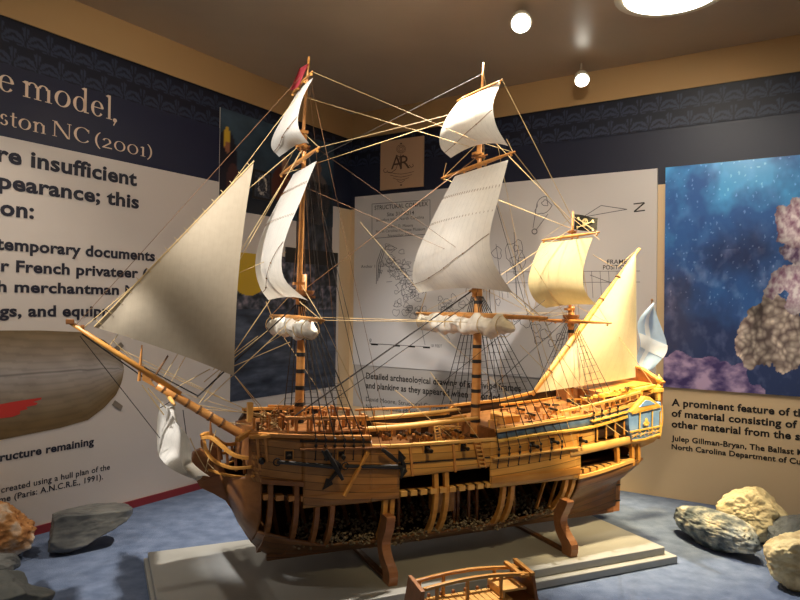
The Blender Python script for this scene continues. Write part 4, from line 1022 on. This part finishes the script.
def ensf(u, v):
    P = [side(*p) for p in ((652, 303), (657, 318), (664.5, 347), (653, 364), (645, 371))]
    Q = [side(*p) for p in ((650, 303), (634, 322), (637, 345), (634, 361), (639, 372))]
    a = poly_at(Q, v); b = poly_at(P, v); q = a.lerp(b, u); q.y = .005+.005*math.sin(u*4+v*5)+.002; return q
m = MB(); m.grid(ensf, 10, 16); en = part(m, 'ensign', M['ensign'], smooth=True, fix=False)
m = MB(); m.grid(lambda u, v: ensf(lerp(.0, 1, u), lerp(.36, .52, v)+.12*u)+Vector((0, .0015, 0)), 8, 4); part(m, 'white_cross_arm', M['flagw'], en, smooth=True, fix=False)
m = MB(); m.grid(lambda u, v: ensf(lerp(.35, .62, u)*(1-.5*v)+.0, lerp(.02, .98, v))+Vector((0, .0012, 0)), 4, 14); part(m, 'white_cross_arm', M['flagw'], en, smooth=True, fix=False)
# ------------------------------------------------------------------ channels, deadeyes, shrouds, ratlines
def channel(px0, py0, px1, py1, mat):
    a, b = hp(px0, py0, .008), hp(px1, py1, .008); n = 8
    P = [hp(lerp(px0, px1, k/n), lerp(py0, py1, k/n), .006) for k in range(n+1)]; m = MB(); m.sweep(P, .016, .003); return part(m, 'channel', mat, bevel=.0005)
chf = channel(300, 449, 386, 447, M['brown']); chm = channel(492, 458, 578, 447, M['pale']); chz = channel(590, 421, 628, 411, M['gold'])
def shrouds(sm, ztop, feet, rats, r=.0008, btop=.008):
    """feet: list of local points on port side; mirrored to starboard"""
    for sg in (1, -1):
        tops = []; bots = []
        for k, f in enumerate(feet):
            t = Vector((sm-.004*(k-len(feet)/2)*.6, btop*sg, ztop)); b_ = Vector((f.x, f.y*sg, f.z)); tops.append(t); bots.append(b_)
            m = MB(); m.tube([b_+ZUP*.012, t], r, 5); sh = part(m, 'shroud', M['roped'])
            m = MB(); m.ball(b_+ZUP*.012, .0030, 7, 5, (1, .6, 1)); m.ball(b_+ZUP*.002, .0030, 7, 5, (1, .6, 1)); m.tube([b_, b_+ZUP*.012], .0009, 4); part(m, 'deadeye', M['black'], sh)
            if sg == 1:
                m = MB(); q = Vector((b_.x-.001, hb(b_.x, b_.z-.022)+.004, b_.z-.022)); m.tube([b_, q], .0010, 4); m.ball(q, .002, 6, 4); part(m, 'chain_plate', M['black'], sh)
        m = MB()
        for k in range(1, rats):
            t = .08+.84*k/rats
            P = [b_.lerp(tp, t) for b_, tp in zip(bots, tops)]; m.tube(P, .00045, 4)
        part(m, 'ratlines', M['roped'])
def feet(pts, off=.013): return [hp(x, y, off) for x, y in pts]
shrouds(.727, .515, feet([(316+k*9.5, 447) for k in range(6)]), 18, .0011)
shrouds(.359, .522, feet([(499+k*10.5, 456-k*1.4) for k in range(7)]), 17, .0009, .010)
shrouds(.124, .475, feet([(594+k*8, 419-k*2.2) for k in range(4)]), 12, .0007, .007)
# ------------------------------------------------------------------ standing and running rigging
def rope(p, q, r=.0007, mat='ropel', sag=0.0, n=8):
    r *= .85
    p, q = Vector(p), Vector(q); m = MB()
    if sag: P = [p.lerp(q, k/n)-ZUP*sag*4*(k/n)*(1-k/n) for k in range(n+1)]
    else: P = [p, p.lerp(q, .5), q]
    m.tube(P, r, 5); return part(m, 'rigging_line', M[mat])
S = side
tip = S(75, 326)
ftg, ftm, fto = Vector((.722, 0, .93)), Vector((.727, 0, .79)), Vector((.727, 0, .53))
mtg, mtm, mto = Vector((.353, 0, .978)), Vector((.358, 0, .81)), Vector((.359, 0, .535))
ztm, zto = Vector((.122, 0, .675)), Vector((.124, 0, .485))
# fore stays to the bowsprit
rope(jt+Vector((.02, 0, -.006)), ftm+Vector((.006, 0, .0)), .0009); rope(tip, ftg, .0006, 'ropeb'); rope(S(110, 345), S(305, 86), .0007); rope(S(165, 393), ftm, .0008); rope(S(157, 388), ftm+Vector((.004, .004, -.01)), .0008)
rope(S(197, 397), fto+Vector((.01, 0, -.03)), .0016, 'roped'); rope(S(204, 402), fto+Vector((.01, .004, -.05)), .0009, 'ropel')
# main stays
rope(S(292, 418, .01), mto+Vector((.01, 0, .0)), .0018, 'roped'); rope(S(300, 424, .012), mto+Vector((.01, .004, -.02)), .0009, 'roped')
rope(fto+Vector((-.008, 0, .0)), mtm, .0010, 'ropeb'); rope(S(318, 158), mtg, .0006, 'roped')
rope(S(480, 398), zto, .0010, 'roped'); rope(mto, ztm, .0007, 'ropel')
rope(S(376, 436, .03), S(545, 300), .0007, 'roped')
# braces of the main topgallant and topsail run forward, fore braces aft
for sg in (1, -1):
    rope((.733, .066*sg, .902), (.370, .02*sg, .83), .0007); rope((.738, .13*sg, .757), (.37, .03*sg, .90), .0008)
    rope((.738, .128*sg, .754), (.385, .01*sg, .60), .0005, 'ropeb')
    rope((.364, .088*sg, .938), (.126, .004*sg, .695), .0009); rope((.37, .142*sg, .786), (.126, .006*sg, .676), .0009)
    rope((.375, .24*sg, .483), (.13, .006*sg, .49), .0007); rope((.742, .175*sg, .476), (.40, .03*sg, .47), .0008)
    rope((.375, .25*sg, .48), (.36, .01*sg, .54), .0006); rope((.742, .175*sg, .476), (.73, .008*sg, .535), .0006)
    rope((.37, .14*sg, .786), (.36, .005*sg, .835), .0006); rope((.738, .13*sg, .757), (.728, .004*sg, .81), .0006)
    rope((.134, .13*sg, .472), (.124, .005*sg, .51), .0006); rope((.132, .096*sg, .656), (.122, .003*sg, .70), .0005)
    # clew lines and sheets
    rope((.392, .17*sg, .53), (.375, .235*sg, .487), .0010); rope((.765, .12*sg, .505), (.744, .165*sg, .478), .0010)
    rope((.145, .10*sg, .515), (.134, .128*sg, .474), .0008); rope((.372, .12*sg, .815), (.37, .138*sg, .788), .0008)
    rope((.742, .178*sg, .474), (.63, .118*sg, .29), .0006); rope((.375, .25*sg, .480), (.20, .118*sg, .30), .0007)
    # backstays
    for k in range(2):
        q = hp(372+k*9, 447, .012); rope((q.x, q.y*sg, q.z), ftm+Vector((-.003, .003*sg, 0)), .0007, 'roped')
        q = hp(566+k*9, 447, .012); rope((q.x, q.y*sg, q.z), mtm+Vector((-.003, .003*sg, 0)), .0007, 'ropel' if k else 'roped')
    q = hp(380, 447, .012); rope((q.x-.02, q.y*sg, q.z), ftg+Vector((0, .002*sg, 0)), .0005, 'ropeb')
    rope((.26, .115*sg, .29), mtg+Vector((0, .002*sg, 0)), .0006, 'ropel')
    # topmast shrouds
    for k in range(3):
        rope((.727-.012*k+.012, .02*sg, .522), ftm-ZUP*.015, .0006, 'ropeb'); rope((.359-.014*k+.014, .024*sg, .53), mtm-ZUP*.015, .0007, 'ropeb')
    for k in range(2): rope((.124-.01*k, .015*sg, .483), ztm-ZUP*.012, .0005, 'ropeb')
# bowlines and jib sheets running to the bowsprit and forecastle
rope(S(235, 376, .02), S(283, 432, .06), .0009); rope(S(235, 376, .02), S(276, 430, -.03), .0008)
for a, b, r_, mt in (((80, 336), (160, 438), .0008, 'roped'), ((82, 334), (150, 382), .0014, 'roped'), ((142, 366), (198, 396), .0013, 'roped'), ((112, 340), (172, 395), .0007, 'ropel'),
                     ((120, 349), (280, 426), .0008, 'ropel'), ((138, 362), (282, 425), .0008, 'ropel'), ((172, 390), (286, 425), .0007, 'ropel'), ((170, 400), (290, 421), .0008, 'ropel'), ((185, 408), (280, 415), .0008, 'ropel'), ((206, 420), (268, 427), .001, 'ropel'),
                     ((176, 388), (210, 369), .0009, 'ropel'), ((204, 382), (271, 328), .0009, 'ropel'), ((199, 404), (270, 300), .0010, 'ropel'), ((213, 370), (258, 336), .0008, 'ropel'), ((234, 366), (290, 342), .0008, 'ropel'), ((148, 388), (166, 408), .0012, 'ropel'),
                     ((142, 385), (164, 415), .0012, 'ropel'), ((168, 355), (152, 380), .001, 'roped'), ((120, 303), (212, 285), .0006, 'ropel'), ((212, 285), (286, 252), .0006, 'ropel'), ((265, 345), (290, 330), .0007, 'ropel')):
    rope(S(*a), S(*b), r_, mt)
rope(S(207, 462, .01), S(256, 468, .05), .0011, 'ropel', .022, 14); rope(S(190, 438, .01), S(208, 472, .02), .001, 'ropel', .004); rope(S(205, 472, .02), S(216, 430, .02), .001, 'ropel')
rope(S(183, 410, .0), S(187, 440, .02), .0009, 'roped'); rope(S(160, 408, .0), S(176, 398, .0), .0009, 'roped')
# mizzen running lines
for a, b, r_, mt in (((574, 330, .01), (530, 260, .01), .0006, 'ropel'), ((420, 292, .0), (360, 222, .0), .0006, 'ropel'), ((600, 310, .02), (655, 388, .085), .0008, 'ropel'), ((593, 255, .0), (616, 268, .0), .0007, 'ropel'), ((618, 267, .0), (634, 252, .0), .0007, 'ropel'),
                     ((588, 300, .05), (583, 268, .05), .0008, 'ropel'), ((505, 288, .10), (540, 322, .20), .0010, 'ropel'), ((505, 285, .1), (548, 252, -.05), .0008, 'ropel'), ((545, 330, .1), (597, 412, .1), .0007, 'ropel'), ((600, 240, .09), (572, 218, 0), .0006, 'ropel'),
                     ((430, 372, .05), (480, 440, .1), .0008, 'ropel'), ((395, 390, .05), (455, 440, .08), .0008, 'ropel'), ((568, 398, .1), (620, 435, .11), .001, 'ropel'), ((580, 396, .1), (628, 432, .11), .001, 'ropel'), ((520, 345, .1), (575, 400, .1), .0007, 'ropel')):
    rope(S(*a), S(*b), r_, mt)
# ------------------------------------------------------------------ anchors lashed to the side
def anchor(p_ring, p_crown, p_arm0, p_arm1, st0, st1, off=.016):
    H = lambda p, o_=off: hp(p[0], p[1], o_)
    a, b = H(p_ring), H(p_crown); m = MB(); m.tube([a, a.lerp(b, .5), b], [.0030, .0034, .0042], 8)
    c0, c1 = H(p_arm0, off+.004), H(p_arm1, off+.004); mid = b+(b-a).normalized()*.004
    P = [c0, (c0+mid*1.6)/2.6, mid, (c1+mid*1.6)/2.6, c1]; m.tube(smooth_path(P, 12), [.0016+.0026*math.sin(math.pi*k/12) for k in range(13)], 8)
    for c in (c0, c1):
        d = (c-mid).normalized(); n = d.cross(Vector((0, 1, 0))).normalized()
        m.prism([c-d*.016+n*.008, c+d*.002, c-d*.016-n*.008, c-d*.020], (0, .002, 0))
    sh = part(m, 'anchor', M['black'], smooth=False)
    s0, s1 = H(st0, off+.006), H(st1, off+.006); m = MB(); m.sweep([s0, s0.lerp(s1, .5), s1], [.005, .008, .005], [.005, .008, .005]); part(m, 'anchor_stock', M['band'], sh, bevel=.001)
    m = MB(); m.tube([a+Vector((.006*math.cos(t*.7), .001, .006*math.sin(t*.7))) for t in range(10)], .0012, 5); part(m, 'anchor_ring', M['black'], sh)
anchor((277, 462), (338, 467), (322, 451), (323, 489), (326, 450), (343, 480), .016)
anchor((345, 466), (402, 467), (399, 451), (401, 478), (382, 449), (398, 462), .014)
m = MB(); a, b = hp(262, 461, .01), hp(266, 466, .012); m.ball(a, .006, 8, 6); part(m, 'cathead_block', M['black'], smooth=True)
m = MB(); m.sweep([side(250, 432, .06), side(237, 440, .085)], .008, .008); part(m, 'cathead', M['honey'], bevel=.001)
m = MB(); m.sweep([side(270, 436, .085), side(249, 437, .085)], .010, .006); part(m, 'bow_platform', M['honey'], bevel=.001)
m = MB(); m.sweep([hp(344, 496, .02), hp(368, 452, .012)], .005, .005); part(m, 'boat_skid', M['honey'])
m = MB(); m.box(side(250, 412, 0), (.010, .010, .034)); part(m, 'knighthead', M['pale'], bevel=.001)
# ================================================================== cradle supports standing on the plinth
def cradle(px_top, py_top, px_bot, py_bot, label):
    f = ground(px_bot, py_bot, PZ)-O; s = -f.dot(A); bfoot = f.dot(B)
    zt_ = hit(px_top, py_top, O+B*.122, B).z
    root = empty('cradle_support', O-A*s+ZUP*PZ, TH+math.pi); tag(root, label, 'stand', 'wooden supports under the ship model')
    zt = zt_-PZ
    W_ = .016
    bo = bfoot
    prof = [(bo+.0, 0), (bo+.002, .022), (bo-.018, .038), (bo-.030, .052), (bo-.030, .066), (bo-.018, .086), (bo-.012, zt-.004), (bo-.014, zt)]
    prof2 = [(bo-.026, 0), (bo-.028, .016), (bo-.042, .030), (bo-.052, .050), (bo-.052, .070), (bo-.042, .090), (bo-.036, zt-.006), (bo-.038, zt)]
    prof = [tuple(p)[:2] for p in smooth_path([(a, b, 0) for a, b in prof], 20)]; prof2 = [tuple(p)[:2] for p in smooth_path([(a, b, 0) for a, b in prof2], 20)]
    for sg in (1, -1):
        m = MB()
        for i in range(len(prof)-1):
            q = [(prof[i][0]*sg, prof[i][1]), (prof[i+1][0]*sg, prof[i+1][1]), (prof2[i+1][0]*sg, prof2[i+1][1]), (prof2[i][0]*sg, prof2[i][1])]
            m.hexa([Vector((-W_/2, y, z)) for y, z in q]+[Vector((W_/2, y, z)) for y, z in q])
        m.build('support_leg', M['cradle'], root)
    m = MB(); m.box((0, 0, .003), (W_*.6, 2*(bo-.03), .006)); m.build('cross_beam', M['tuck'], root)
    return root
cradle(391, 514, 393, 586, 'dark wooden curved support on the plinth under the fore part of the ship')
cradle(570, 497, 574, 557, 'wooden curved support on the plinth under the after part of the ship')
# ================================================================== small deck-section model in front
zt = .110
q = [ground(416, 582, zt), ground(516, 567, zt), ground(529, 577, zt), ground(421, 592.5, zt)]
org = (q[0]+q[3])/2; ax = ((q[1]+q[2])/2-org); Ld = ax.length; ang = math.atan2(ax.y, ax.x)
stand = empty('dark_stand', (org.x, org.y, 0), ang); tag(stand, 'dark grey stand with rounded edge under the small deck section model', 'stand')
m = MB(); m.box((Ld*.52, -.01, .022), (Ld*1.55, .085, .044)); m.build('block', M['standgrey'], stand, bevel=.008)
dk = empty('deck_section_model', (org.x, org.y, .0445), ang); tag(dk, 'small cutaway wooden deck section model with curved rails in front of the ship', 'model')
Wd = .030; H0 = .0655
def dpart(m, n, mat, **k): return m.build(n, mat, dk, **k)
for e, nm in ((1, 'rear'), (-1, 'front')):
    P = [Vector((t/10*Ld, e*Wd*.62, H0+.006*math.sin(math.pi*t/10)+(.004 if e < 0 else .0))) for t in range(11)]
    m = MB(); m.sweep(P, .006, .0045); r = dpart(m, 'rail', M['honey'], bevel=.0008)
    for t in (.06, .28, .78, .95) if e > 0 else (.12, .4, .72): 
        c = poly_at(P, t); m = MB(); m.sweep([c, c-ZUP*.03], .004, .004, (1, 0, 0)); m.build('rail_post', M['honey'], r)
m = MB(); m.hexa([Vector(v) for v in ((-.016, -.03, 0), (-.010, -.03, 0), (-.010, .03, 0), (-.016, .03, 0), (-.006, -.024, H0+.004), (.0, -.024, H0+.004), (.0, .024, H0+.008), (-.006, .024, H0+.008))]); dpart(m, 'end_board', M['cradle'], bevel=.0008)
m = MB(); m.hexa([Vector(v) for v in ((Ld+.010, -.03, 0), (Ld+.016, -.03, 0), (Ld+.016, .03, 0), (Ld+.010, .03, 0), (Ld, -.026, H0+.004), (Ld+.005, -.026, H0+.004), (Ld+.005, .026, H0+.006), (Ld, .026, H0+.006))]); dpart(m, 'end_board', M['brown'], bevel=.0008)
for y in (-.008, .008):
    m = MB(); m.box((Ld-.006, y, H0+.003), (.008, .050-.02, .003)); dpart(m, 'head_ledge', M['honey'])
m = MB(); m.sweep([Vector((Ld-.014, -.026, H0+.005)), Vector((Ld-.014, .026, H0+.007))], .006, .004); dpart(m, 'cross_rail', M['honey'])
m = MB(); m.sweep([Vector((Ld+.002, -.026, H0+.006)), Vector((Ld+.002, .026, H0+.009))], .006, .004); dpart(m, 'cross_rail', M['honey'])
for k in range(12):
    x = .02+k*(Ld-.05)/12; m = MB(); m.box((x+.004, -.004, .040), (.0085, .044, .003)); dpart(m, 'deck_plank', M['pale'], bevel=.0004)
    if k % 2 == 0:
        m = MB(); m.box((x+.004, .019, .0435), (.0035, .004, .0045)); dpart(m, 'cleat', M['brown'])
m = MB(); m.box((Ld-.026, 0, .052), (.038, .046, .003)); m.box((Ld-.044, 0, .046), (.003, .046, .012)); dpart(m, 'raised_platform', M['pale'])
m = MB(); m.box((Ld/2, 0, .018), (Ld+.014, .054, .036)); dpart(m, 'hull_block', M['brown'], bevel=.001)
# ================================================================== stones
def rock(label, px, py, size, rotz, mat, seed, planes=(), rough=.08, tilt=0, sub=6, lump=.25, name='stone', power=2.4, broken=None):
    c = ground(px, py, 0)
    bm = bmesh.new(); bmesh.ops.create_icosphere(bm, subdivisions=sub, radius=1); rn = random.Random(seed)
    off = Vector((seed*3.1, seed*1.7, 0))
    pl = [(Vector(n).normalized(), d) for n, d in planes]
    for v in bm.verts:
        d = v.co.normalized(); r = (abs(d.x)**power+abs(d.y)**power+abs(d.z)**power)**(-1/power)
        for n, dd in pl:
            k = d.dot(n)
            if k > .01: r = min(r, dd/k)
        p = d*r
        r2 = 1+lump*noise.noise(p*1.3+off)+rough*noise.fractal(p*4+off, 1, 2, 4)+.006*noise.noise(p*26)
        if broken:
            k = min(1, max(0, (d.dot(Vector(broken).normalized())-.25)/.3)); r2 += k*(.09*noise.fractal(p*5+off, .8, 2.2, 5)-.04)
        v.co = Vector((p.x*size[0]*r2, p.y*size[1]*r2, p.z*size[2]*r2))
    rot = Matrix.Rotation(rotz, 4, 'Z') @ Matrix.Rotation(tilt, 4, 'Y')
    bmesh.ops.transform(bm, matrix=rot, verts=bm.verts)
    zmin = min(v.co.z for v in bm.verts)
    for v in bm.verts:
        v.co.z -= zmin
        if v.co.z < .004: v.co.z = .0005
    me = bpy.data.meshes.new(name); bm.to_mesh(me); bm.free(); me.materials.append(mat)
    for p in me.polygons: p.use_smooth = True
    o = bpy.data.objects.new(name, me); COL.objects.link(o); o.location = (c.x, c.y, 0); tag(o, label, 'stone'); return o
orange = noisy('orange stone', rgb(156, 100, 52), rgb(222, 204, 182), 26, .75, bump=.9, c3=rgb(194, 138, 82), detail=8)
slate = noisy('slate stone', rgb(70, 72, 74), rgb(122, 122, 118), 14, .45, bump=.3, detail=8)
pgrey = noisy('grey green stone', rgb(92, 98, 98), rgb(132, 136, 134), 12, .6, bump=.3)
mottle = noisy('mottled grey and cream stone', rgb(84, 94, 100), rgb(226, 216, 188), 34, .7, bump=.9, c3=rgb(150, 154, 148), detail=8, lo=.42, hi=.68)
creamr = noisy('cream rough stone', rgb(176, 156, 112), rgb(232, 216, 170), 34, .85, bump=1.0, detail=10, lo=.2, hi=.55)
creamd = noisy('cream brown stone', rgb(150, 116, 66), rgb(240, 222, 172), 34, .85, bump=1.0, detail=10, lo=.25, hi=.6)
rock('grey slate wedge stone on blue floor in front of the red trim, left side', 88, 547, (.085, .044, .041), R(30), slate, 3, [((.3, 0, 1), .72), ((.75, 0, -1), .50), ((-1, 0, .1), .8), ((0, -1, .2), .75)], .03, R(-6), lump=.10, power=3)
rock('orange and white rough stone cut off by the left edge of the photo', -14, 560, (.084, .05, .050), R(20), orange, 5, [((1, 0, .6), .8), ((0, -1, .3), .8)], .09, lump=.15)
rock('pale grey stone at the bottom left corner, nearest the camera', -4, 626, (.070, .042, .038), R(25), pgrey, 8, [((1, 0, .8), .7), ((0, -.5, 1), .7)], .05)
rock('dark slate sliver under the orange stone at the left edge', -10, 580, (.045, .020, .022), R(30), slate, 11, [((0, -1, 1), .6)], .05)
rock('elongated mottled grey and cream stone beside the right end of the plinth', 715, 547, (.106, .039, .036), R(-68), mottle, 14, [], .05, lump=.12, power=2.2, broken=(.3, -1, .2))
rock('large cream stone with a broken face near the right wall', 750, 541, (.068, .050, .056), R(-15), creamr, 17, [((-.5, -1, .25), .62), ((.8, -.2, .9), .8), ((-.6, 0, .8), .8)], .05, lump=.12, broken=(-.35, -1, .25))
rock('grey and yellow stone between the two cream stones at the right edge', 797, 552, (.062, .034, .036), R(20), pgrey, 19, [((-1, 0, .8), .75)], .07)
rock('rough cream and brown stone at the right edge, nearest on that side', 806, 589, (.070, .05, .048), R(5), creamd, 23, [((-.6, -1, -.1), .68), ((0, -.1, 1), .85)], .07, lump=.15, broken=(-.4, -1, .0))
# ================================================================== ceiling lamps, spots and added fill
def lamp(px, py, r, label, power, col=(1, .84, .6), size=.05, spot=None, target=None, blend=.6, lamp_dz=.03):
    p = hit(px, py, Vector((0, 0, HC)), ZUP) if px is not None else Vector(py)
    root = empty('ceiling_lamp', (p.x, p.y, HC)); tag(root, label, 'lamp')
    m = MB(); m.lathe((0, 0, 0), [(-.004, r*1.12), (-.0045, r*1.2), (0, r*1.2)], 28); m.build('lamp_ring', M['trimw'], root)
    m = MB(); m.lathe((0, 0, -.0055), [(-.001, r), (.001, r)], 28); m.build('lamp_disc', M['glow'], root)
    return p
def spotlight(name, loc, target, power, col, ang=70, blend=.5, size=.04):
    l = bpy.data.lights.new(name, 'SPOT'); l.energy = power; l.color = col; l.spot_size = R(ang); l.spot_blend = blend; l.shadow_soft_size = size
    o = bpy.data.objects.new(name, l); COL.objects.link(o); o.location = loc
    d = Vector(target)-Vector(loc); o.rotation_euler = d.to_track_quat('-Z', 'Y').to_euler(); return o

def hanging(px, py, z, r, label):
    p = hit(px, py, Vector((0, 0, z)), ZUP); root = empty('ceiling_lamp', p); tag(root, label, 'lamp')
    ax = Vector((-.12, -.75, -.65)).normalized()
    m = MB(); m.lathe(-ax*.030, [(0, r*.7), (.006, r*.95), (.030, r*1.08), (.032, r*1.0)], 24, ax); m.build('lamp_housing', M['trimw'], root, smooth=True)
    m = MB(); m.lathe((0, 0, 0), [(.0015, r*.95), (.0035, r*.9)], 24, ax); m.build('lamp_disc', M['glow'], root)
    m = MB(); m.tube([-ax*.028, Vector((-ax.x*.034, -ax.y*.034, HC-z))], .0025, 8); m.build('lamp_stem', M['ceil'], root)
    return p
pA = hanging(521, 23, 1.135, .0225, 'small round ceiling spotlight above the mainmast, nearer of the two small ones')
pB = hanging(582, 80, 1.120, .0195, 'small round ceiling spotlight farther back, close to the right wall border')
pC = lamp(672, -8, .098, 'large bright round ceiling lamp at the top edge of the photo', 0)
warm = (1, .76, .40); neut = (1, .90, .76); cool = (1, .97, .94)
def loc(s, b, z): return O-A*s+B*b+ZUP*z
spotlight('spot_stern', Vector((pC.x, pC.y, HC-.03)), loc(.0, .03, .34), 105, warm, 40, .8, .03)
spotlight('spot_back', loc(.36, -.05, 1.15), loc(.46, .02, .05), 80, neut, 74, .5, .012)
spotlight('spot_right', Vector((.62, 1.15, HC-.03)), Vector((.85, 1.5, 0)), 11, neut, 58, .8, .02)
spotlight('spot_fore', Vector((-.50, .50, HC-.03)), loc(.75, 0, .70), 58, cool, 36, .8, .02)
spotlight('spot_sprit', Vector((-.80, .72, HC-.03)), loc(.955, 0, .33), 75, cool, 12, .8, .015)  # narrow spot added to whiten the spritsail
spotlight('spot_main', Vector((-.10, .45, HC-.03)), loc(.38, 0, .74), 32, neut, 32, .9, .02)
spotlight('spot_front', Vector((.66, .66, HC-.03)), loc(.06, .1, .31), 118, warm, 23, .8, .02)
spotlight('spot_mid', Vector((.30, .50, HC-.03)), loc(.45, .1, .25), 16, warm, 30, .9, .02)
spotlight('spot_left', Vector((-.75, 1.0, HC-.03)), Vector((-.62, 1.45, 0)), 12, neut, 70, .8, .02)
spotlight('wash_photo', Vector((.70, .85, HC-.02)), wp('R', 1.22, .62), 11, neut, 60, 1, .05)  # wash added to lift the dim underwater print
spotlight('wash_left', Vector((-.15, .75, HC-.02)), wp('L', .80, .62), 18, neut, 84, 1, .05)  # unseen wash added to brighten the left wall
spotlight('wash_right', Vector((.30, .95, HC-.02)), wp('R', .80, .60), 17, neut, 88, 1, .05)  # unseen wash added to brighten the right wall
l = bpy.data.lights.new('ceiling_fill', 'AREA'); l.energy = 1.3; l.size = 1.2; l.color = neut  # upward area light behind the camera, added to brighten the ceiling
o = bpy.data.objects.new('ceiling_fill', l); COL.objects.link(o); o.location = (.2, -.35, .55); o.rotation_euler = (R(155), 0, 0)
l = bpy.data.lights.new('ambient', 'AREA'); l.energy = 0.6; l.size = 1.6; l.color = neut
o = bpy.data.objects.new('ambient', l); COL.objects.link(o); o.location = (.1, .1, 1.15); o.rotation_euler = (R(35), 0, 0)
w = bpy.data.worlds.new('World'); bpy.context.scene.world = w; w.use_nodes = True
w.node_tree.nodes['Background'].inputs[0].default_value = (1, .88, .74, 1); w.node_tree.nodes['Background'].inputs[1].default_value = .12
# ================================================================== camera
cd = bpy.data.cameras.new('camera'); cam = bpy.data.objects.new('camera', cd); COL.objects.link(cam)
cd.sensor_width = 36; cd.lens = F/800*36; cd.clip_start = .01
cam.matrix_world = Matrix.Translation(CAM) @ Matrix((rt, up, -fw)).transposed().to_4x4()
sc = bpy.context.scene; sc.camera = cam
sc.view_settings.view_transform = 'Standard'; sc.view_settings.look = 'None'; sc.view_settings.exposure = 0
